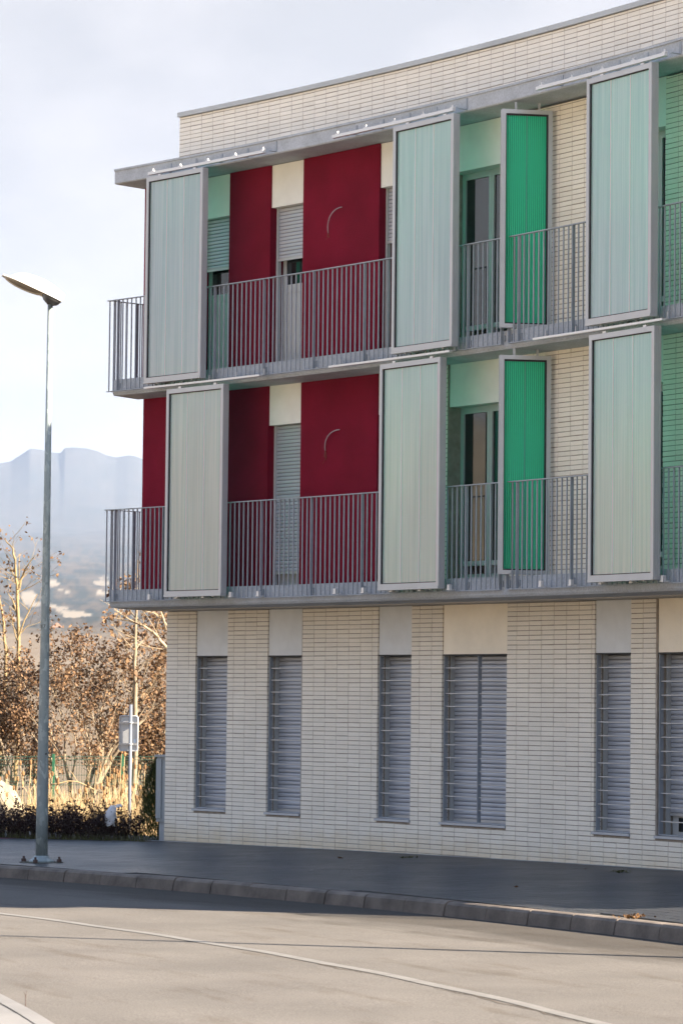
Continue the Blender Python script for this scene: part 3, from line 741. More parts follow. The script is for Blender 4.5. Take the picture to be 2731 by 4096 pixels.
# ------------------------------------------------------------------ street lamps
def galv_pole():
    m = M('galvanised_steel', (0.40, 0.45, 0.45), 0.5, metal=0.12, bump=0.05)
    n, l = m.node_tree.nodes, m.node_tree.links; p = n['Principled BSDF']
    geo = n.new('ShaderNodeNewGeometry'); vo = n.new('ShaderNodeTexVoronoi'); vo.inputs['Scale'].default_value = 26
    nn = n.new('ShaderNodeTexNoise'); nn.inputs['Scale'].default_value = 18; nn.inputs['Detail'].default_value = 4
    mpn = n.new('ShaderNodeMapping'); mpn.inputs['Scale'].default_value = (1, 1, 0.55); l.new(geo.outputs['Position'], mpn.inputs['Vector'])
    l.new(mpn.outputs['Vector'], nn.inputs['Vector']); mixv = n.new('ShaderNodeMix'); mixv.data_type = 'VECTOR'; mixv.inputs['Factor'].default_value = 0.08
    l.new(mpn.outputs['Vector'], mixv.inputs['A']); l.new(nn.outputs['Color'], mixv.inputs['B']); l.new(mixv.outputs['Result'], vo.inputs['Vector'])
    r = n.new('ShaderNodeValToRGB'); els = r.color_ramp.elements; els[0].position = 0.0; els[0].color = (0.185, 0.225, 0.23, 1); els[1].position = 1.0; els[1].color = (0.31, 0.36, 0.36, 1)
    e = els.new(0.6); e.color = (0.205, 0.245, 0.25, 1)
    sp = n.new('ShaderNodeSeparateColor'); l.new(vo.outputs['Color'], sp.inputs['Color']); l.new(sp.outputs['Red'], r.inputs['Fac']); l.new(r.outputs['Color'], p.inputs['Base Color'])
    return m
m_pole = galv_pole()
m_lampw = M('lamp_housing_white', (0.62, 0.60, 0.57), 0.4)
m_lampd = M('lamp_underside_dark', (0.05, 0.05, 0.05), 0.5)
m_lens = M('lamp_lens', (0.20, 0.17, 0.13), 0.2, spec=0.8)
m_refl = M('lamp_reflector', (0.40, 0.34, 0.25), 0.3, metal=0.4)
def lamp_head_profile(t):
    """half width, top z, bottom z along the head, t 0 at the mast to 1 at the tip"""
    hw = 0.155 * (1 - 0.25 * (1 - min(1, t * 3)) ** 2) * (1 - max(0, (t - 0.72) / 0.28) ** 2.2 * 0.80)
    top = 0.125 + 0.095 * math.sin(math.pi * min(1, t * 0.92 + 0.12)) - 0.14 * max(0, (t - 0.7) / 0.3) ** 2
    return hw, max(top, 0.075 if t > 0.95 else 0.06)
def street_lamp(base, arm_dir, H, label, group=None, mark=False):
    base = Vector(base)
    L = thing('street_lamp', base, label, 'street lamp', group)
    pm_ = MB(); zz = [0.03, 0.6, 2.0, 4.0, H]; rr = [0.075, 0.071, 0.060, 0.044, 0.031]
    pm_.tube([base + Vector((0, 0, z)) for z in zz], rr, 28); obj('pole', pm_, m_pole, L, smooth=True)
    fl = MB(); fl.tube([base + Vector((0, 0, z)) for z in (0.0, 0.022, 0.045, 0.085)], [0.150, 0.150, 0.118, 0.077], 28); obj('base_flange', fl, m_pole, L, smooth=False)
    for q in range(4):
        a = math.radians(45 + 90 * q) + 0.55; p = base + Vector((0.225 * math.cos(a), 0.225 * math.sin(a), 0))
        bo = MB(); bo.tube([p, p + Vector((0, 0, 0.045))], 0.032, 6); bo.tube([p + Vector((0, 0, 0.0452)), p + Vector((0, 0, 0.075))], 0.014, 8); obj('bolt', bo, M_RUST, L)
    pl = MB(); pl.tube([base + Vector((0, 0, -0.02)), base + Vector((0, 0, 0.008))], 0.265, 24); obj('base_plate', pl, M_PLATE, L)
    # service door
    a0 = math.atan2(EYE.y - base.y, EYE.x - base.x) + 0.22
    dm = MB(); Pg = []
    for i in range(9):
        z = 0.72 + 0.62 * i / 8; rad = 0.075 - 0.0075 * z + 0.004
        Pg.append([base + Vector((math.cos(a0 + da) * rad, math.sin(a0 + da) * rad, z)) for da in np.linspace(-0.55, 0.55, 9)])
    dm.grid(Pg); obj('service_door', dm, m_pole, L, smooth=True)
    kb = MB(); rad = 0.075 - 0.0098 + 0.006; q = base + Vector((math.cos(a0 + .25) * rad, math.sin(a0 + .25) * rad, 1.31)); kb.tube([q, q + Vector((math.cos(a0 + .25), math.sin(a0 + .25), 0)) * 0.008], 0.012, 8); obj('lock', kb, m_lampd, L)
    # head: built along +X then turned to arm_dir and tilted up
    d = Vector((arm_dir[0], arm_dir[1], 0)).normalized(); tilt = math.radians(23); LEN = 0.78
    X = Vector((d.x * math.cos(tilt), d.y * math.cos(tilt), math.sin(tilt))); Y = Vector((-d.y, d.x, 0)); Z = X.cross(Y)
    O = base + Vector((0, 0, H + 0.005)) - X * 0.12
    def pt(x, y, z): return O + X * x + Y * y + Z * z
    NX, NA = 22, 12
    sh = MB(); Pg = []
    for i in range(NX + 1):
        t = i / NX; hw, top = lamp_head_profile(t); r = []
        for k in range(NA + 1):
            a = math.pi * k / NA; cy, sz = math.cos(a), math.sin(a)
            r.append(pt(t * LEN, hw * math.copysign(abs(cy) ** 0.7, cy), 0.055 + (top - 0.055) * sz ** 0.75))
        Pg.append(r)
    sh.grid(Pg); sh.f.append(tuple(range(NA + 1))); sh.f.append(tuple(len(sh.v) - 1 - k for k in range(NA + 1)))
    obj('lamp_housing', sh, m_lampw, L, smooth=True)
    # rear lower half (dark) and lens bowl
    def under(name, t0, t1, dz, mat, hwk=0.97):
        b = MB(); Pg = []
        for i in range(11):
            t = t0 + (t1 - t0) * i / 10; hw, top = lamp_head_profile(t); hw *= hwk
            e = math.sin(math.pi * min(1, max(0, i / 10))) ** 0.5
            Pg.append([pt(t * LEN, hw * math.cos(math.pi * k / 8), 0.054 - dz * e * math.sin(math.pi * k / 8) ** 0.6) for k in range(9)])
        b.grid(Pg); return obj(name, b, mat, L, smooth=True)
    under('lamp_rear_cover', 0.0, 0.30, 0.085, m_lampd, 0.99); under('lamp_lens', 0.30, 0.985, 0.055, m_lens)
    rim = MB(); rp1 = []
    for i in range(NX + 1):
        t = i / NX; rp1.append(pt(t * LEN, lamp_head_profile(t)[0] * 1.0, 0.052))
    for i in range(NX, -1, -1):
        t = i / NX; rp1.append(pt(t * LEN, -lamp_head_profile(t)[0] * 1.0, 0.052))
    rim.tube(rp1, 0.009, 5); obj('lamp_rim', rim, m_lampw, L, smooth=True)
    sp = MB(); sp.tube([base + Vector((0, 0, H - 0.02)), base + Vector((0, 0, H + 0.02)), base + Vector((0, 0, H + 0.05))], [0.042, 0.047, 0.036], 16); obj('spigot', sp, m_lampd, L, smooth=True)
    if mark:
        cu = bpy.data.curves.new('pole_number', 'FONT'); cu.body = '2017'; cu.size = 0.062; cu.extrude = 0.0004
        to = bpy.data.objects.new('pole_number', cu); C.objects.link(to)
        dg = bpy.context.evaluated_depsgraph_get(); me = bpy.data.meshes.new_from_object(to.evaluated_get(dg)); bpy.data.objects.remove(to)
        ac = math.atan2(EYE.y - base.y, EYE.x - base.x); zt = 2.83
        rad = 0.0548; ctr = ac - 1.02
        v = np.empty(len(me.vertices) * 3, dtype=np.float32); me.vertices.foreach_get('co', v); v = v.reshape(-1, 3)
        wdt = v[:, 0].max(); ang = ctr + (v[:, 0] - wdt / 2) / rad; r_ = rad + 0.001 + v[:, 2]
        nvv = np.stack([np.cos(ang) * r_, np.sin(ang) * r_, v[:, 1]], 1); me.vertices.foreach_set('co', nvv.ravel().astype(np.float32)); me.update()
        me.materials.clear(); me.materials.append(m_dark)
        place('pole_number', me, base + Vector((0, 0, zt)), L)
    return L
M_RUST = M('rusty_bolt', (0.06, 0.035, 0.03), 0.8); M_PLATE = M('mossy_plate', (0.06, 0.06, 0.045), 0.9, var=0.3, vscale=20)
bx_, by_ = -3.575, 38.78
street_lamp((bx_, by_, G(bx_, by_)), (-0.975, -0.22), 6.80, 'tall galvanised street lamp with white head on the pavement kerb', mark=True)
bx_, by_ = 5.55, 24.25
street_lamp((bx_, by_, G(bx_, by_)), (-0.9, -0.3), 6.80, 'second street lamp further along the kerb, beyond the building end')

# ------------------------------------------------------------------ land behind the street
def vnoise(x, y, seed=0):
    def h(i, j):
        n = (i * 374761393 + j * 668265263 + seed * 974711) & 0xFFFFFFFF
        n = ((n ^ (n >> 13)) * 1274126177) & 0xFFFFFFFF
        return ((n ^ (n >> 16)) & 0xFFFF) / 65535.0
    i, j = np.floor(x).astype(np.int64), np.floor(y).astype(np.int64); fx, fy = x - i, y - j
    fx = fx * fx * (3 - 2 * fx); fy = fy * fy * (3 - 2 * fy)
    a, b, c, d = h(i, j), h(i + 1, j), h(i, j + 1), h(i + 1, j + 1)
    return a + (b - a) * fx + (c - a) * fy + (a - b - c + d) * fx * fy
def fbm(x, y, oct=5, seed=0):
    t = 0; amp = 0.5
    for o in range(oct): t = t + amp * (vnoise(x * 2 ** o, y * 2 ** o, seed + o) - 0.5); amp *= 0.55
    return t
D_T = [44, 48, 52, 56, 62, 75, 90, 120, 160, 220, 300, 450, 800, 1500, 2000, 2500, 3000, 4000, 5000, 6000, 7000, 8000, 8600]
Z_T = [-0.45, -0.5, -0.75, -1.0, -1.1, -1.1, -0.9, -0.2, 0.7, 1.9, 3.2, 5.6, 11.5, 32, 52, 76, 104, 185, 280, 395, 500, 600, 560]
RIDGE_U = [-2600, -1200, -500, 0, 38, 77, 115, 161, 191, 237, 253, 291, 337, 383, 421, 459, 509, 536, 574, 760, 1100, 1600, 2600, 5600]
RIDGE_V = [2250, 2120, 1960, 1855, 1847, 1822, 1796, 1801, 1811, 1815, 1794, 1792, 1796, 1807, 1824, 1832, 1824, 1828, 1842, 1890, 1960, 2080, 2180, 2280]
us = np.concatenate([np.arange(-2600, -160, 60), np.arange(-160, 760, 7), np.arange(760, 5600, 60)]).astype(float)
Ds = np.concatenate([np.arange(44, 80, 3), np.geomspace(82, 8000, 330), [8300, 8700]])
UU, DD = np.meshgrid(us, Ds)
XX = (UU - 1365.5) / FPX * DD
ZZ = np.interp(DD, D_T, Z_T)
D_MTN = 1
rz = 2.0 + (2784 + 0.0105 * UU - np.interp(UU, RIDGE_U, RIDGE_V)) * 8000 / FPX
mtn = np.clip((DD - 3200) / 4800, 0, 1) ** 1.25
base4 = np.interp(np.minimum(DD, 3200), D_T, Z_T)
rblend = np.clip((DD - 6700) / 1250, 0, 1) ** 1.5
rmean = 470 + 70 * fbm(XX / 1500, DD / 1500, 3, 77) + 0 * rz
ZZ = np.where(DD > 3200, base4 + (rmean * (1 - rblend) + rz * rblend - base4) * mtn, ZZ)
ZZ = np.where(DD > 8000, ZZ - (DD - 8000) * 0.5, ZZ)
amp = np.clip((DD - 120) / 900, 0, 1) * np.minimum(DD, 5000) * 0.010 * (1 - 0.93 * np.clip((DD - 7300) / 700, 0, 1))
ZZ = ZZ + amp * (fbm(XX / 260, DD / 420, 4, 3) + 0.5 * np.abs(fbm(XX / 600, DD / 700, 3, 9))) * (1 - 0.6 * np.clip((DD - 3500) / 1500, 0, 1))
ridge_n = np.clip((DD - 4000) / 3000, 0, 1) * 46 * (fbm(XX / 300 + DD / 2600, DD / 520, 4, 21)) * (1 - 0.9 * np.clip((DD - 7300) / 700, 0, 1))
ZZ = ZZ + ridge_n
VV = 2784 + 0.0105 * UU - (ZZ - 2) * FPX / DD
col = np.zeros(UU.shape + (4,)); col[..., 3] = 1
sc_ = np.maximum(1, DD / 1500); n1 = fbm(XX / (40 * sc_), DD / (240 * sc_), 5, 5); n2 = fbm(XX / (14 * sc_), DD / (110 * sc_), 4, 8); n3 = fbm(XX / 140, DD / 260, 5, 13)
field = np.array([0.125, 0.104, 0.08]); field2 = np.array([0.095, 0.075, 0.055]); wood = np.array([0.014, 0.019, 0.020]); wood2 = np.array([0.045, 0.038, 0.031]); pale = np.array([0.14, 0.123, 0.10]); mt = np.array([0.040, 0.036, 0.034])
k = np.clip(0.5 + 2.2 * n1, 0, 1)[..., None]; c_field = field * k + field2 * (1 - k)
uv_n = fbm(UU / 26, VV / 13, 5, 41); k = np.clip(0.45 + 3.4 * uv_n + 1.2 * n3, 0, 1)[..., None]; c_wood = wood2 * k + wood * (1 - k)
k = np.clip((DD - 900) / 700 + 1.6 * n3, 0, 1)[..., None]; c = c_field * (1 - k) + c_wood * k
def patch(u0, v0, ru, rv, skew=0.0):
    return ((UU - u0) / ru) ** 2 + ((VV - v0 - skew * (UU - u0)) / rv) ** 2 + 6.0 * fbm(UU / 60, VV / 22, 5, 55) + 0.25
P_ = np.minimum.reduce([patch(228, 2350, 48, 16, 0.55), patch(415, 2350, 30, 32), patch(120, 2398, 34, 22), patch(225, 2438, 130, 17, 0.24), patch(300, 2462, 40, 16), patch(40, 2395, 30, 10), patch(-300, 2400, 160, 30), patch(30, 2480, 90, 8)])
k = np.clip((1.05 - P_) * 3, 0, 1)[..., None]; c = c * (1 - k) + pale * k
k = np.clip((DD - 4200) / 1600 + 1.4 * n3, 0, 1)[..., None]; mm = np.clip(0.5 + 0.9 * n3 + 0.5 * uv_n, 0, 1)[..., None]; c = c * (1 - k) + (mt * mm + wood * (1 - mm)) * k
col[..., :3] = c
def land(name, i0, i1):
    b = AR(); pts = np.stack([XX[i0:i1], DD[i0:i1], ZZ[i0:i1]], -1); h, w = pts.shape[:2]; b.v = pts.reshape(-1, 3)
    a = (np.arange(h - 1)[:, None] * w + np.arange(w - 1)[None]).ravel(); b.f = np.stack([a, a + 1, a + w + 1, a + w], 1)
    o = obj(name, b, m_land, kind='structure', recalc=False, smooth=True)
    ca = o.data.color_attributes.new('land_colour', 'FLOAT_COLOR', 'POINT'); ca.data.foreach_set('color', col[i0:i1].reshape(-1, 4).astype(np.float32).ravel())
    return o
m_land = M('land', (0.2, 0.15, 0.1), 0.95, spec=0.1)
n_, l_ = m_land.node_tree.nodes, m_land.node_tree.links
ca_ = n_.new('ShaderNodeAttribute'); ca_.attribute_name = 'land_colour'; l_.new(ca_.outputs['Color'], n_['Principled BSDF'].inputs['Base Color'])
iA = int(np.searchsorted(Ds, 900)); iB = int(np.searchsorted(Ds, 3300))
land('field', 0, iA + 1); land('hills', iA, iB + 1); land('mountain', iB, len(Ds))
# sunlit hills to the left of the street, outside the frame: the panels and panes mirror them
ah, rh = np.meshgrid(np.linspace(-2.9, -0.42, 120), np.concatenate([np.geomspace(420, 3400, 60), [3600]]))
hx = rh * np.sin(ah); hy = rh * np.cos(ah)
hzz = -2 + np.clip((rh - 420) / 2980, 0, 1) ** 1.35 * (330 + 160 * fbm(ah * 6, rh / 5000, 4, 31)) * np.clip((-0.42 - ah) / 0.35, 0.05, 1) + 26 * fbm(hx / 240, hy / 240, 4, 17) * np.clip((rh - 420) / 700, 0, 1)
hzz = np.where(rh > 3500, -2, hzz)
wh = AR(); wh.v = np.stack([hx, hy, hzz], -1).reshape(-1, 3); wv_ = hx.shape[1]; a_ = (np.arange(hx.shape[0] - 1)[:, None] * wv_ + np.arange(wv_ - 1)[None]).ravel()
wh.f = np.stack([a_, a_ + 1, a_ + wv_ + 1, a_ + wv_], 1)
obj('hillside', wh, M('dry_hillside', (0.07, 0.062, 0.046), 0.95, col2=(0.25, 0.20, 0.13), vscale=0.006, spec=0.1), kind='structure', recalc=False, smooth=True)
gb = MB(); gb.grid([[(x, y, G(x, y) * 0.0 - 0.62 - 0.012 * max(0, -x - 5)) for x in (-700, -60, -20, 0, 40, 100, 500)] for y in (-450, -60, 0, 30, 44.5)])
obj('ground', gb, M('dry_ground', (0.36, 0.30, 0.215), 0.95, var=0.25, vscale=0.6), kind='structure', recalc=False)

def gz(x, y): return float(np.interp(y, D_T, Z_T))
def onland(u, D): x = (u - 1365.5) / FPX * D; return Vector((x, D, gz(x, D)))

# verge and red path behind the pavement
vb = MB(); P1 = []
for i in range(40):
    s = 0.5 - 9 * i / 39; p = FG(s, hedge_off(s) - 0.03, -0.006)
    P1.append([p, FG(s, hedge_off(s) + 0.5, 0.0), FG(s, hedge_off(s) + 1.6, -0.12), FG(s, hedge_off(s) + 3.2, -0.55)])
vb.grid(P1); obj('verge', vb, M('verge_dirt', (0.09, 0.07, 0.05), 0.95, var=0.35, vscale=5, bump=0.5), kind='structure', recalc=False)
rb = MB(); P1 = []
for i in range(12):
    s = -1.75 - 8 * i / 11
    P1.append([FG(s, hedge_off(s) - 0.36 - 0.22 * i / 11 * 3, 0.0075), FG(s, hedge_off(s) - 0.03, 0.0075)])
rb.grid(P1); obj('red_path', rb, M('red_paving', (0.13, 0.035, 0.045), 0.8, var=0.2, vscale=8), kind='structure', recalc=False)

# ------------------------------------------------------------------ vegetation
def leaf_mat(name, c1, c2, rough=0.75):
    m = bpy.data.materials.new(name); m.use_nodes = True; n, l = m.node_tree.nodes, m.node_tree.links; p = n['Principled BSDF']; p.inputs['Roughness'].default_value = rough; p.inputs['Specular IOR Level'].default_value = 0.25
    g = n.new('ShaderNodeNewGeometry'); r = n.new('ShaderNodeValToRGB'); r.color_ramp.elements[0].color = (*c1, 1); r.color_ramp.elements[1].color = (*c2, 1)
    l.new(g.outputs['Random Per Island'], r.inputs['Fac']); l.new(r.outputs['Color'], p.inputs['Base Color'])
    t = n.new('ShaderNodeBsdfTranslucent'); l.new(r.outputs['Color'], t.inputs['Color']); ms = n.new('ShaderNodeMixShader'); ms.inputs['Fac'].default_value = 0.3
    l.new(p.outputs['BSDF'], ms.inputs[1]); l.new(t.outputs['BSDF'], ms.inputs[2]); l.new(ms.outputs['Shader'], n['Material Output'].inputs['Surface'])
    return m
m_oak = leaf_mat('dry_oak_leaf', (0.052, 0.026, 0.015), (0.22, 0.135, 0.073))
m_bark = M('grey_bark', (0.16, 0.125, 0.085), 0.9, var=0.3, vscale=5)
m_barky = M('lichen_bark', (0.17, 0.122, 0.058), 0.9, var=0.35, vscale=4)
m_hleaf = leaf_mat('barberry_leaf', (0.010, 0.006, 0.007), (0.04, 0.019, 0.017))
m_twig = M('dark_twig', (0.045, 0.028, 0.024), 0.9)
m_straw = M('dry_straw', (0.32, 0.235, 0.125), 0.85, rnd=0.3)
m_head = M('teasel_head', (0.17, 0.09, 0.035), 0.9, rnd=0.25, bump=0.6, bscale=60)
m_cyp = leaf_mat('cypress_spray', (0.022, 0.033, 0.009), (0.085, 0.105, 0.028))
m_grass = leaf_mat('winter_grass', (0.035, 0.04, 0.012), (0.12, 0.12, 0.04))

def quads(centres, size, rng, elong=1.6, flat=None):
    """random leaf shaped quads (two triangles folded along the rib)"""
    n = len(centres); c = np.asarray(centres)
    a = rng.normal(size=(n, 3)); a /= np.linalg.norm(a, axis=1)[:, None]
    b = rng.normal(size=(n, 3)); b -= a * (a * b).sum(1)[:, None]; b /= np.linalg.norm(b, axis=1)[:, None]
    s = (np.asarray(size) * rng.uniform(0.6, 1.35, n))[:, None]
    v = np.stack([c - a * s * elong * 0.5, c + b * s * 0.5, c + a * s * elong * 0.5, c - b * s * 0.5], 1).reshape(-1, 3)
    f = (np.arange(n)[:, None] * 4 + np.array([0, 1, 2, 3])[None])
    r = AR(); r.v = v; r.f = f; return r

def grow(mb, tips, p, d, length, r, depth, rng, spread=0.6, up=0.15, seg=4, ratio=0.68, kids=(2, 4), rmin=0.006):
    pts, rads = [Vector(p)], [r]; d = Vector(d).normalized(); q = Vector(p)
    for i in range(seg):
        d = (d + Vector((rng.gauss(0, 0.13), rng.gauss(0, 0.13), rng.gauss(0, 0.07) + up * 0.25))).normalized()
        q = q + d * (length / seg); pts.append(q.copy()); rads.append(max(rmin * 0.7, r * (1 - 0.45 * (i + 1) / seg)))
    mb.tube(pts, rads, 6 if r > 0.03 else 4 if r > 0.012 else 3, cap=False)
    if depth <= 0 or r < rmin: tips.append((q.copy(), d.copy())); return
    for k_ in range(rng.randint(*kids)):
        t = rng.uniform(0.3, 1.0) if k_ else 1.0
        i = min(seg, max(1, int(round(t * seg)))); w = pts[i]
        side = Vector((rng.gauss(0, 1), rng.gauss(0, 1), rng.gauss(0, 0.5)))
        nd = (d * 1.0 + side.normalized() * spread * rng.uniform(0.6, 1.3) + Vector((0, 0, up))).normalized()
        grow(mb, tips, w, nd, length * ratio * rng.uniform(0.75, 1.2), max(rmin * 0.7, rads[i] * (0.8 if k_ == 0 else 0.62)), depth - 1, rng, spread, up, max(2, seg - 1), ratio, kids, rmin)

def path_tree(name, label, base, paths, mat, seed, leaves=0, twig_n=5, leaf_size=0.07, group=None, twig_len=0.5):
    """a bare tree: measured limbs plus grown twigs and a few hanging leaves"""
    rng = random.Random(seed); T = thing(name, base, label, 'tree', group); mb = MB(); tips = []
    for pts, r0, r1 in paths:
        sm = []
        for i in range(len(pts) - 1):
            for t in (0, 0.33, 0.66):
                sm.append(pts[i].lerp(pts[i + 1], t) + Vector((rng.gauss(0, 0.012), rng.gauss(0, 0.012), 0)))
        sm.append(pts[-1]); n = len(sm); rads = [r0 + (r1 - r0) * (i / (n - 1)) ** 0.8 for i in range(n)]
        mb.tube(sm, rads, 8, cap=False)
        for k_ in range(int(twig_n * n / 4)):
            i = rng.randint(max(1, n // 4), n - 1); d = (sm[i] - sm[i - 1]).normalized()
            nd = d * 0.7 + Vector((rng.gauss(0, 0.8), rng.gauss(0, 0.8), rng.uniform(0, 0.7)))
            grow(mb, tips, sm[i], nd, twig_len * rng.uniform(0.5, 1.3), max(0.006, rads[i] * 0.35), 2, rng, 0.7, 0.1, 3, 0.65, (2, 3), 0.005)
    obj('trunk', mb, mat, T, smooth=True, recalc=False)
    if leaves:
        cs = [];
        for _ in range(leaves):
            p, d = tips[rng.randrange(len(tips))]; cs.append([p.x + rng.gauss(0, 0.06), p.y + rng.gauss(0, 0.06), p.z + rng.gauss(0, 0.08)])
        obj('crown', quads(cs, leaf_size, np.random.default_rng(seed)), m_oak, T, recalc=False)
    return T
def P3(u, v, D): return at(u, v, D)
def oak(label, u, D, width, height, seed, n_leaf, lean=0.0, top_u=None, stems=4):
    rng = random.Random(seed); base = onland(u, D); T = thing('oak_tree', base, label, 'tree', 'brown leaved oaks behind the fence')
    mb = MB(); tips = []
    for k_ in range(stems):
        a = 2 * math.pi * k_ / stems + rng.random(); rr = width * 0.20
        p = base + Vector((rr * 0.4 * math.cos(a), rr * 0.4 * math.sin(a), 0))
        grow(mb, tips, p, (0.42 * math.cos(a) + lean, 0.42 * math.sin(a), 1.25), height * 0.36, 0.075, 5, rng, 0.62, 0.22, 4, 0.74, (2, 4), 0.006)
    grow(mb, tips, base, (lean, 0, 1), height * 0.46, 0.11, 5, rng, 0.5, 0.3, 5, 0.72, (3, 4), 0.006)
    obj('trunk', mb, m_bark, T, recalc=False)
    keep = [t for t in tips]
    cs = np.empty((n_leaf, 3)); ng = np.random.default_rng(seed)
    idx = ng.integers(0, len(keep), n_leaf); tp = np.array([t[0] for t in keep])
    # clumps: each tip carries a different share of leaves
    wts = ng.gamma(1.1, 1.0, len(keep)) ; wts /= wts.sum(); idx = ng.choice(len(keep), n_leaf, p=wts)
    cs = tp[idx] + ng.normal(size=(n_leaf, 3)) * np.array([0.13, 0.13, 0.15])
    cs = cs[cs[:, 2] > base.z + 0.15]
    obj('crown', quads(cs, 0.052, ng, 1.7), m_oak, T, recalc=False)
    return T
oak('wide brown leaved oak behind the lamp post, left of the frame edge', 10, 77, 2.0, 3.7, 5, 9500, stems=5)
oak('tallest brown leaved oak, between the lamp post and the road sign', 325, 77, 1.7, 4.6, 8, 9000, lean=0.05, stems=5)
oak('small brown oak between the lamp post and the tallest oak', 180, 84, 1.5, 1.9, 15, 3000)
oak('low brown oak between the road sign and the brick building', 640, 79, 1.6, 2.6, 21, 6500)
oak('low brown oak directly behind the road sign', 480, 86, 1.7, 1.5, 33, 2500)
oak('brown oak at the left edge of the view, behind the pale mound', -190, 79, 2.2, 3.4, 44, 7000)
b_ = onland(72, 80)
path_tree('ash_tree', 'bare tree with yellow lichen trunk rising above the left oaks', b_, [
    ([b_, P3(73, 2800, 80), P3(74, 2600, 80), P3(71, 2440, 80), P3(68, 2340, 80), P3(62, 2260, 80), P3(50, 2195, 80), P3(22, 2160, 80)], 0.068, 0.014),
    ([P3(71, 2360, 80), P3(90, 2300, 80), P3(112, 2262, 79.6), P3(140, 2222, 79.5)], 0.035, 0.008), ([P3(70, 2400, 80), P3(74, 2320, 80.4), P3(78, 2225, 80.6)], 0.03, 0.008),
    ([P3(73, 2560, 80), P3(95, 2480, 80), P3(150, 2376, 80)], 0.03, 0.008), ([P3(72, 2470, 80), P3(50, 2400, 80), P3(28, 2366, 80)], 0.028, 0.007), ([P3(68, 2330, 80), P3(45, 2270, 80.2), P3(22, 2275, 80.2)], 0.02, 0.006),
    ([P3(74, 2600, 80), P3(55, 2510, 80.3), P3(36, 2430, 80.3)], 0.024, 0.006), ([P3(74, 2540, 80), P3(120, 2496, 80)], 0.02, 0.006)], m_barky, 4, leaves=260, twig_n=2.2, leaf_size=0.06)
b_ = onland(8, 83)
path_tree('ash_tree', 'thin bare sapling at the left edge beside the lichen trunk tree', b_, [([b_, P3(25, 2620, 83), P3(14, 2500, 83), P3(0, 2420, 83), P3(-12, 2300, 83)], 0.06, 0.012), ([P3(16, 2520, 83), P3(-10, 2470, 83)], 0.02, 0.006)], m_barky, 12, leaves=70, twig_n=1.6, leaf_size=0.06)
b_ = onland(548, 76)
path_tree('ash_tree', 'slim bare tree standing behind the road sign', b_, [
    ([b_, P3(544, 2850, 76), P3(541, 2700, 76), P3(540, 2560, 76), P3(543, 2440, 76), P3(546, 2330, 76), P3(551, 2240, 76)], 0.07, 0.014),
    ([P3(541, 2660, 76), P3(518, 2620, 76), P3(503, 2585, 76), P3(500, 2540, 76)], 0.022, 0.006), ([P3(541, 2700, 76), P3(575, 2655, 76), P3(620, 2630, 76)], 0.022, 0.006),
    ([P3(544, 2790, 76), P3(510, 2760, 76), P3(494, 2700, 76)], 0.02, 0.006), ([P3(540, 2600, 76), P3(575, 2560, 76.2), P3(600, 2510, 76.2)], 0.022, 0.006), ([P3(542, 2480, 76), P3(520, 2430, 76), P3(515, 2380, 76)], 0.016, 0.005)], m_bark, 6, leaves=380, twig_n=2.4, leaf_size=0.08)
b_ = onland(790, 72)
path_tree('ash_tree', 'bare pale tree reaching out from behind the building corner', b_, [
    ([b_, P3(770, 2800, 72), P3(745, 2640, 72), P3(720, 2500, 72), P3(700, 2380, 72)], 0.09, 0.03),
    ([P3(735, 2640, 72), P3(668, 2598, 72), P3(630, 2545, 72), P3(580, 2505, 72), P3(520, 2485, 72), P3(455, 2472, 72)], 0.055, 0.009),
    ([P3(560, 2498, 72), P3(500, 2470, 72), P3(478, 2450, 72), P3(458, 2442, 72)], 0.018, 0.006), ([P3(668, 2520, 72), P3(640, 2440, 72), P3(600, 2400, 72)], 0.03, 0.007), ([P3(700, 2570, 72), P3(660, 2490, 72), P3(620, 2455, 72), P3(560, 2440, 72)], 0.028, 0.006), ([P3(668, 2600, 72), P3(600, 2590, 72), P3(545, 2560, 72)], 0.016, 0.005)], M('pale_bark', (0.24, 0.185, 0.12), 0.9, var=0.25, vscale=4), 9, leaves=40, twig_n=1.8, leaf_size=0.07)

# mesh fence
fen = thing('mesh_fence', onland(228, 64.5), 'green wire mesh fence with green posts behind the dry teasels', 'fence')
m_fence = M('green_fence_wire', (0.006, 0.030, 0.018), 0.5); m_fpost = M('green_fence_post', (0.010, 0.075, 0.038), 0.5)
def fpt(t):
    return Vector(((228 - 1365.5) / FPX * 64.5 + t * 1.0, 64.5 + 0.55 * t, 0))
FT = 0.80
for k_ in range(-4, 6):
    p = fpt(k_ * 1.34); x = MB(); x.box(p.x - 0.026, p.x + 0.026, p.y - 0.026, p.y + 0.026, -1.3, FT + 0.03); obj('fence_post', x, m_fpost, fen)
    pn = MB(); q = fpt((k_ + 1) * 1.34); nw = 27
    for i in range(1, nw):
        a = p.lerp(q, i / nw); pn.box(a.x - 0.0032, a.x + 0.0032, a.y - 0.0032, a.y + 0.0032, -1.05, FT)
    for z in np.arange(-1.0, FT, 0.2):
        d_ = 0.02 if (abs(z - 0.6) < 0.05 or abs(z) < 0.05 or z > 0.7) else 0
        a, c_ = p + Vector((0.03, 0.012, z)), q + Vector((-0.03, 0.004, z))
        pn.tube([a, c_], 0.0042, 4)
    for z in (FT - 0.03, FT - 0.09, 0.22, 0.28, -0.3, -0.36): pn.tube([p + Vector((0.03, -0.008, z)), q + Vector((-0.03, -0.016, z))], 0.005, 4)
    obj('mesh_panel', pn, m_fence, fen)

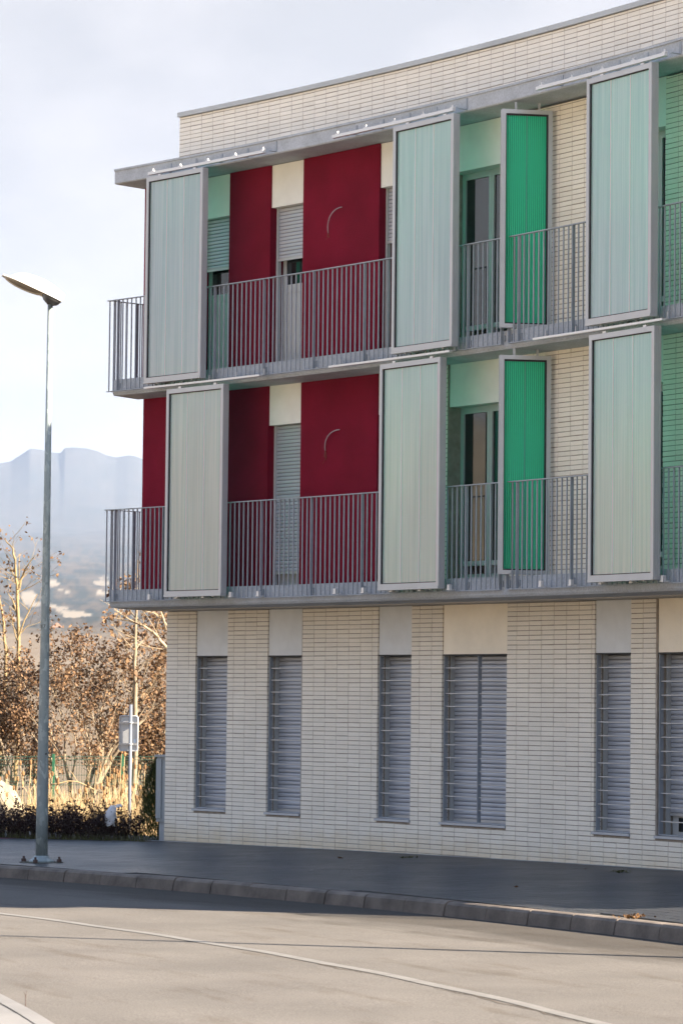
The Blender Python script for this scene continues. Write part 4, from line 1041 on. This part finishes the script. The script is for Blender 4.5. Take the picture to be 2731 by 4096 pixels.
# road sign seen from behind
sgx = at(521, 3000, 57.0); sgz = gz(sgx.x, 57)
sg = thing('road_sign', (sgx.x, 57, sgz), 'square road sign seen from behind on a thin grey post', 'sign')
m_signp = M('sign_post_steel', (0.10, 0.115, 0.145), 0.5, metal=0.1); m_signb = M('sign_back', (0.50, 0.51, 0.52), 0.45, metal=0.2, var=0.05); m_clamp = M('clamp_steel', (0.42, 0.43, 0.45), 0.35, metal=0.6)
ptop = at(521, 2819, 57.0)
pb_ = MB(); pb_.tube([(sgx.x, 57, sgz - 0.3), (sgx.x, 57, ptop.z)], 0.030, 14); obj('post', pb_, m_signp, sg, smooth=True)
ca, sa = math.cos(-0.26), math.sin(-0.26)           # plate turned away from the viewer
sx = Vector((ca, sa, 0)); sn = Vector((-sa, ca, 0)); ctr = at(512, 2935, 57.0); hw, hh, rc = 0.17, 0.31, 0.035
ctr = Vector((sgx.x - 0.035, 57.06, ctr.z))
plate = MB(); ring = []
for qx, qz, a0 in ((1, 1, 0), (-1, 1, 90), (-1, -1, 180), (1, -1, 270)):
    for t in (0, 30, 60, 90):
        a = math.radians(a0 + t); ring.append((qx * (hw - rc) + rc * math.cos(a), qz * (hh - rc) + rc * math.sin(a)))
n_r = len(ring)
for y in (0.0, 0.022):
    for x, z in ring: plate.v.append(tuple(ctr + sx * x + sn * y + Vector((0, 0, z))))
plate.f.append(tuple(range(n_r))); plate.f.append(tuple(n_r + i for i in reversed(range(n_r))))
for i in range(n_r): plate.f.append((i, n_r + i, n_r + (i + 1) % n_r, (i + 1) % n_r))
obj('sign_plate', plate, m_signb, sg)
rim_ = MB(); rim_.tube([ctr + sx * x + sn * -0.008 + Vector((0, 0, z)) for x, z in ring + ring[:1]], 0.012, 5, cap=False); obj('plate_rim', rim_, m_signb, sg, smooth=True)
for dz in (0.19, -0.19):
    cl = MB(); f = lambda x, y, z: ctr + sx * x + sn * y + Vector((0, 0, z + dz))
    cl.hexa([f(-0.15, -0.03, -0.018), f(0.15, -0.03, -0.018), f(0.15, -0.002, -0.018), f(-0.15, -0.002, -0.018), f(-0.15, -0.03, 0.018), f(0.15, -0.03, 0.018), f(0.15, -0.002, 0.018), f(-0.15, -0.002, 0.018)])
    obj('clamp_bar', cl, m_clamp, sg)
    rg = MB(); rg.tube([(sgx.x, 57, ctr.z + dz - 0.016), (sgx.x, 57, ctr.z + dz + 0.016)], 0.036, 14); obj('clamp_ring', rg, m_clamp, sg, smooth=True)
st_ = MB(); f = lambda x, y, z: ctr + sx * x + sn * y + Vector((0, 0, z))
st_.hexa([f(0.095, -0.003, -0.16), f(0.135, -0.003, -0.16), f(0.135, -0.0005, -0.16), f(0.095, -0.0005, -0.16), f(0.095, -0.003, -0.10), f(0.135, -0.003, -0.10), f(0.135, -0.0005, -0.10), f(0.095, -0.0005, -0.10)])
obj('sticker', st_, M('sticker_pale_blue', (0.55, 0.65, 0.78), 0.5), sg)

# pale earth mound
mo = MB(); Pm = []
cx_, cy_ = onland(-20, 58.5).x, 58.5
for i in range(25):
    rr_ = []
    for j in range(31):
        x = (j / 30 - 0.5) * 2; y = (i / 24 - 0.5) * 2; rr2 = x * x + y * y
        h = max(0, 1 - rr2) ** 0.8 * 1.62; h += float(fbm(np.array(x * 5 + 7.0), np.array(y * 5 + 3.0), 4, 2)) * 0.28 * (1 if rr2 < 0.95 else 0)
        rr_.append((cx_ + x * 0.98 - 0.0, cy_ + y * 0.9, -1.15 + h))
    Pm.append(rr_)
mo.grid(Pm); tag(obj('earth_mound', mo, M('pale_sand', (0.16, 0.135, 0.10), 0.95, var=0.2, vscale=6, bump=0.6, bscale=25), smooth=True, recalc=False), 'pale heap of sandy earth behind the dark hedge', 'mound')

# dry grass mass and teasels
ng = np.random.default_rng(5)
def blades(name, n, ur, Dr, hr, w, mat, zoff=0.0, lean=0.25, ground=None):
    D = ng.uniform(*Dr, n); u = ng.uniform(*ur, n); x = (u - 1365.5) / FPX * D
    z = np.interp(D, D_T, Z_T) + zoff if ground is None else ground(x, D)
    h = ng.uniform(*hr, n) * ng.uniform(0.6, 1, n); dx, dy = ng.normal(0, lean, n) * h, ng.normal(0, lean, n) * h
    an = ng.uniform(0, math.pi, n); wx, wy = np.cos(an) * w, np.sin(an) * w
    v = np.stack([np.stack([x - wx, D - wy, z], 1), np.stack([x + wx, D + wy, z], 1), np.stack([x + dx * .4 + wx * .7, D + dy * .4 + wy * .7, z + h * .6], 1), np.stack([x + dx * .4 - wx * .7, D + dy * .4 - wy * .7, z + h * .6], 1), np.stack([x + dx, D + dy, z + h], 1)], 1).reshape(-1, 3)
    b = np.arange(n) * 5; f = [tuple(q) for q in np.stack([b, b + 1, b + 2, b + 3], 1)] + [tuple(q) for q in np.stack([b + 3, b + 2, b + 4], 1)]
    r = AR(); r.v = v; r.f = f; return obj(name, r, mat, recalc=False, kind='stuff')
blades('dry_grass', 7500, (110, 720), (56.5, 61.5), (0.7, 1.6), 0.0055, m_straw)
blades('dry_weeds', 4200, (-260, 330), (57.5, 62), (0.6, 1.4), 0.0055, m_straw)
def teasel(u, D, topv, seed):
    rng = random.Random(seed); b0 = onland(u, D); top = at(u + rng.uniform(-14, 14), topv, D); T = thing('teasel_plant', b0, 'dry golden teasel with spiny seed heads on bare stems', 'plant', 'dry teasels behind the hedge')
    sb = MB(); mid = b0.lerp(top, 0.55) + Vector((rng.gauss(0, 0.02), 0, 0)); ends = [top]; sb.tube([b0, mid, top], [0.0085, 0.0075, 0.005], 5)
    for k_ in range(rng.randint(1, 4)):
        t = rng.uniform(0.35, 0.75); a = b0.lerp(top, t); sgn = rng.choice((-1, 1)); hgt = (top - b0).z
        m_ = a + Vector((sgn * hgt * 0.07, rng.gauss(0, 0.04), hgt * 0.10)); e_ = m_ + Vector((sgn * hgt * 0.03, rng.gauss(0, 0.02), hgt * rng.uniform(0.10, 0.24)))
        sb.tube([a, m_, e_], [0.006, 0.005, 0.004], 4); ends.append(e_)
    obj('stem', sb, m_straw, T, recalc=False)
    for e_ in ends:
        hb = MB(); r_ = rng.uniform(0.019, 0.028); hb.tube([e_ + Vector((0, 0, z)) for z in (-0.03, -0.015, 0.02, 0.05, 0.066)], [r_ * .35, r_ * .9, r_, r_ * .7, r_ * .2], 7)
        for q in range(9):
            a = rng.uniform(0, 6.28); z = rng.uniform(-0.02, 0.05); c0 = e_ + Vector((0, 0, z)); hb.tube([c0, c0 + Vector((math.cos(a) * 0.036, math.sin(a) * 0.036, 0.018))], [0.005, 0.001], 3, cap=False)
        obj('seed_head', hb, m_head, T, recalc=False)
tz = random.Random(2)
for q in range(30):
    u = tz.uniform(385, 600); teasel(u, tz.uniform(57.6, 60), 3025 + abs(u - 475) * 0.55 + tz.uniform(-25, 130), 100 + q)
for u, v in ((130, 3052), (115, 3075), (104, 3098), (144, 3130), (60, 3120), (222, 3100), (212, 3108), (246, 3125), (205, 3150), (232, 3160), (35, 3110), (330, 3165), (318, 3170), (348, 3145), (8, 3120), (95, 3140)): teasel(u, tz.uniform(58, 60), v, 300 + u)

# bent dead stalk lying across the fence
dk = MB(); dk.tube([at(195, 3140, 61), at(235, 3135, 61), at(275, 3125, 61), at(310, 3128, 61), at(350, 3145, 61), at(380, 3160, 61)], [0.014, 0.013, 0.012, 0.011, 0.009, 0.006], 6)
for a, b, c in (((310, 3128), (290, 3095), (278, 3082)), ((275, 3125), (262, 3140), (240, 3150)), ((335, 3138), (365, 3075), (360, 3068))): dk.tube([at(*a, 61), at(*b, 61), at(*c, 61)], [0.006, 0.005, 0.003], 4)
tag(obj('dead_stalk', dk, m_straw, smooth=True, recalc=False), 'bent dead stalk arching in front of the green fence', 'plant')

# dark hedge along the pavement edge
hd = thing('barberry_hedge', FG(-1.5, hedge_off(-1.5) + 0.3), 'low dark twiggy barberry hedge along the back of the pavement', 'hedge')
hr_ = random.Random(31); hb = MB(); hc = []
for q in range(1350):
    s = hr_.uniform(-7.5, -0.42); o = hedge_off(s) + 0.12 + hr_.uniform(0, 0.6); p = FG(s, o)
    h = hr_.uniform(0.24, 0.50) * (1.0 if hr_.random() < 0.86 else 1.5)
    d = Vector((hr_.gauss(0, 0.32), hr_.gauss(0, 0.32), 1)).normalized(); pts = [p]; qd = d.copy()
    for i in range(4):
        qd = (qd + Vector((hr_.gauss(0, 0.22), hr_.gauss(0, 0.22), -0.03))).normalized(); pts.append(pts[-1] + qd * h / 4)
    hb.tube(pts, [0.006, 0.005, 0.004, 0.003, 0.0018], 3, cap=False)
    for i in range(1, 5):
        for k_ in range(2):
            e_ = pts[i] + Vector((hr_.gauss(0, 0.06), hr_.gauss(0, 0.06), hr_.uniform(0.0, 0.09))); hb.tube([pts[i], e_], [0.0028, 0.0012], 3, cap=False)
            for _ in range(3 if i < 4 else 2): hc.append(pts[i].lerp(e_, hr_.random()) + Vector((hr_.gauss(0, 0.012), hr_.gauss(0, 0.012), hr_.gauss(0, 0.012))))
obj('branches', hb, m_twig, hd, recalc=False)
obj('foliage', quads([tuple(c) for c in hc], 0.024, np.random.default_rng(4), 1.5), m_hleaf, hd, recalc=False)
gt = MB()
def tuft_ground(x, y): return np.array([G(a, b) for a, b in zip(x, y)])
n_g = 2600; ss = ng.uniform(-7, 0.2, n_g); oo = np.array([hedge_off(s) for s in ss]) + np.abs(ng.normal(0, 0.09, n_g)) + 0.0
gv, gf = [], []
for i in range(n_g):
    p = FG(ss[i], oo[i]); h = abs(ng.normal(0.05, 0.035)) + 0.02; a = ng.uniform(0, 6.28); dx, dy = 0.004 * math.cos(a), 0.004 * math.sin(a); lx, ly = ng.normal(0, 0.3, 2) * h
    k_ = len(gv); gv += [(p.x - dx, p.y - dy, p.z - .01), (p.x + dx, p.y + dy, p.z - .01), (p.x + lx, p.y + ly, p.z + h)]; gf.append((k_, k_ + 1, k_ + 2))
gt.v, gt.f = gv, gf; obj('verge_grass', gt, m_grass, recalc=False, kind='stuff')

# white plastic bag caught in the hedge
bgp = FG(-0.75, hedge_off(-0.75) + 0.05); bgc = at(450, 3263, bgp.y - 0.02)
pbm = MB(); Pg = []; rb_ = random.Random(8)
for i in range(11):
    t = i / 10; z = bgc.z + 0.14 - 0.29 * t; w = 0.028 + 0.055 * math.sin(min(1, t * 1.15) * math.pi * 0.78) ; xo = 0.03 * math.sin(t * 2.2) * -1; r = []
    for k_ in range(13):
        a = 2 * math.pi * k_ / 12; rr3 = w * (1 + 0.22 * math.sin(3 * a + i * 1.3) + (rb_.gauss(0, 0.06) if k_ < 12 else 0)); r.append((bgc.x + xo + rr3 * math.cos(a), bgc.y + rr3 * 0.6 * math.sin(a), z + 0.012 * math.sin(2 * a + i)))
    r[12] = r[0]; Pg.append(r)
pbm.grid(Pg); c0 = Vector((bgc.x + 0.04, bgc.y, bgc.z + 0.11)); pbm.add([c0, c0 + Vector((0.10, 0, 0.02)), c0 + Vector((0.085, 0.02, 0.055)), c0 + Vector((0.01, 0.01, 0.05))], [(0, 1, 2, 3)])
tag(obj('plastic_bag', pbm, M('white_plastic', (0.85, 0.86, 0.90), 0.45, transl=(0.6, 0.6, 0.62), tmix=0.3), smooth=True, recalc=False), 'white plastic bag caught in the dark hedge beside the sign post', 'bag')

# cypress against the building
cyb = at(638, 3360, 46.95); cyb.z = G(cyb.x, 46) - 0.06; cy = thing('cypress_shrub', cyb, 'dark green conical cypress shrub against the building corner', 'shrub')
cr_ = np.random.default_rng(17); n_c = 9000
t = cr_.uniform(0, 1, n_c) ** 0.8; z = t * 1.22; rad = 0.46 * (1 - t) ** 0.62 * np.sqrt(cr_.uniform(0.35, 1.05, n_c)) + 0.02; a = cr_.uniform(0, 2 * math.pi, n_c)
rad *= 1 + 0.13 * np.sin(a * 5 + z * 9) 
cxp = cyb.x + rad * np.cos(a); cyp = cyb.y + rad * np.sin(a); h = cr_.uniform(0.03, 0.085, n_c); wv = 0.007
v = np.stack([np.stack([cxp - np.sin(a) * wv, cyp + np.cos(a) * wv, cyb.z + z], 1), np.stack([cxp + np.sin(a) * wv, cyp - np.cos(a) * wv, cyb.z + z], 1), np.stack([cxp + np.cos(a) * h * .35, cyp + np.sin(a) * h * .35, cyb.z + z + h], 1)], 1).reshape(-1, 3)
r = AR(); r.v = v; r.f = np.arange(n_c * 3).reshape(-1, 3); obj('foliage', r, m_cyp, cy, recalc=False)
tk = MB(); tk.tube([cyb, cyb + Vector((0, 0, 0.9))], [0.04, 0.012], 6); obj('stem', tk, m_twig, cy)

# ------------------------------------------------------------------ small litter on the pavement
m_dead = leaf_mat('dead_leaf', (0.03, 0.018, 0.01), (0.16, 0.085, 0.035))
def litter(name, u, v, n, spread, size, label, dz=0.006, cat='leaves', mat=None):
    d = (at(u, v, 10) - EYE); k0 = (G(0, 0) - 2.0) / 1; g = 0.0100 * (0.62 * d.x - 0.78 * d.y); c0 = G(0, 0) - 2.0; tt = c0 / (d.z - g); p = EYE + d * tt
    c = np.array([p.x, p.y, p.z + dz]) + cr_.normal(size=(n, 3)) * np.array([spread, spread, 0.006]); c[:, 2] = np.maximum(c[:, 2], p.z + 0.004)
    return tag(obj(name, quads(c, size, cr_, 1.6), mat or m_dead, recalc=False), label, cat)
litter('dead_leaves', 2535, 3676, 45, 0.07, 0.024, 'clump of dry brown leaves on the sunlit kerb edge', 0.02)
litter('dead_leaf', 1365, 3435, 4, 0.03, 0.035, 'dark dead leaf lying on the pavement below the third window')
litter('weed_tuft', 1635, 3433, 30, 0.07, 0.02, 'small green weed at the wall foot below the wide window', 0.012, 'weed', m_grass)
litter('weed_tuft', 2485, 3491, 40, 0.05, 0.02, 'small green weed in the pavement by the wall below the fifth window', 0.012, 'weed', m_grass)
litter('dead_leaf', 2185, 3447, 3, 0.02, 0.022, 'dead leaf at the wall foot between the wide and the fifth window')
litter('dead_leaf', 2058, 3551, 3, 0.02, 0.022, 'dark dead leaf in the middle of the shaded pavement')
litter('dead_leaf', 2338, 3479, 3, 0.02, 0.022, 'dead leaf on the pavement left of the fifth window')
tw = MB(); d_ = at(102, 4030, 19.9); tw.tube([d_, d_ + Vector((0.0, 0, 0.06)), d_ + Vector((0.004, 0, 0.10))], [0.003, 0.0025, 0.001], 4); tw.tube([d_ + Vector((0, 0, 0.06)), d_ + Vector((-0.012, 0, 0.095))], [0.002, 0.001], 3)
tag(obj('dry_stalk', tw, m_twig, recalc=False), 'single dry stalk growing at the near kerb edge', 'weed')

# ------------------------------------------------------------------ far houses
m_roof = M('orange_roof_tiles', (0.17, 0.085, 0.05), 0.85, var=0.15, vscale=0.6); m_hw = M('house_white', (0.20, 0.192, 0.18), 0.85); m_hy = M('house_yellow', (0.22, 0.16, 0.075), 0.85); m_hwin = M('house_window', (0.05, 0.06, 0.08), 0.2)
def house(label, u0, u1, vb, vw, vr, D, wall, depth=8, win=3):
    a, b = at(u0, vb, D), at(u1, vb, D); zb = min(a.z, b.z) - 4; zw = at(u0, vw, D).z; zr = at(u0, vr, D).z
    T = thing('house', ((a.x + b.x) / 2, D, zb), label, 'house', 'houses on the far slope')
    w = MB(); w.box(a.x, b.x, D, D + depth, zb, zw); obj('wall', w, wall, T)
    r = MB(); e = 0.5; cx, cy_ = (a.x + b.x) / 2, D + depth / 2; hx = max(0.3, (b.x - a.x) / 2 - depth / 2)
    r.add([(a.x - e, D - e, zw + .01), (b.x + e, D - e, zw + .01), (b.x + e, D + depth + e, zw + .01), (a.x - e, D + depth + e, zw + .01), (cx - hx, cy_, zr), (cx + hx, cy_, zr)], [(0, 1, 5, 4), (1, 2, 5), (2, 3, 4, 5), (3, 0, 4), (3, 2, 1, 0)]); obj('roof', r, m_roof, T)
    hgt = zw - (zb + 4)
    for k_ in range(win):
        x = a.x + (b.x - a.x) * (k_ + 0.5) / win; q = MB(); q.box(x - 0.45, x + 0.45, D - 0.06, D - 0.005, zb + 4 + hgt * 0.35, zb + 4 + hgt * 0.8); obj('window', q, m_hwin, T)
    return T
house('white house tower with orange hipped roof on the far slope behind the lamp post', 206, 246, 2530, 2513, 2491, 1500, m_hw, 5, 2)
house('long low house with pale orange roof just below the orange roofed tower', 186, 250, 2560, 2534, 2519, 1480, m_hw, 7, 3)
house('wide white house half hidden by the tallest brown oak', 226, 324, 2585, 2548, 2530, 1450, m_hw, 8, 4)
house('small white house between the oaks and the building on the far slope', 452, 470, 2560, 2538, 2527, 1500, m_hw, 3, 1)
house('low house with reddish roof below the small white house', 440, 500, 2590, 2569, 2556, 1400, m_hw, 6, 3)
house('yellow house close to the edge of the brick building', 632, 700, 2705, 2656, 2636, 600, m_hy, 6, 3)

# ------------------------------------------------------------------ haze: the air between here and the mountain
hz = MB(); hz.box(-3700, 3700, -3700, 8900, -16, float(max(ZZ.max(), hzz.max())) + 12)
hm = bpy.data.materials.new('haze_air'); hm.use_nodes = True; hn = hm.node_tree.nodes
hn.remove(hn['Principled BSDF']); pv = hn.new('ShaderNodeVolumePrincipled'); pv.inputs['Density'].default_value = HAZE; pv.inputs['Color'].default_value = (0.56, 0.71, 1.0, 1); pv.inputs['Anisotropy'].default_value = 0.0
hm.node_tree.links.new(pv.outputs['Volume'], hn['Material Output'].inputs['Volume'])
obj('haze', hz, hm, kind='stuff', recalc=True)
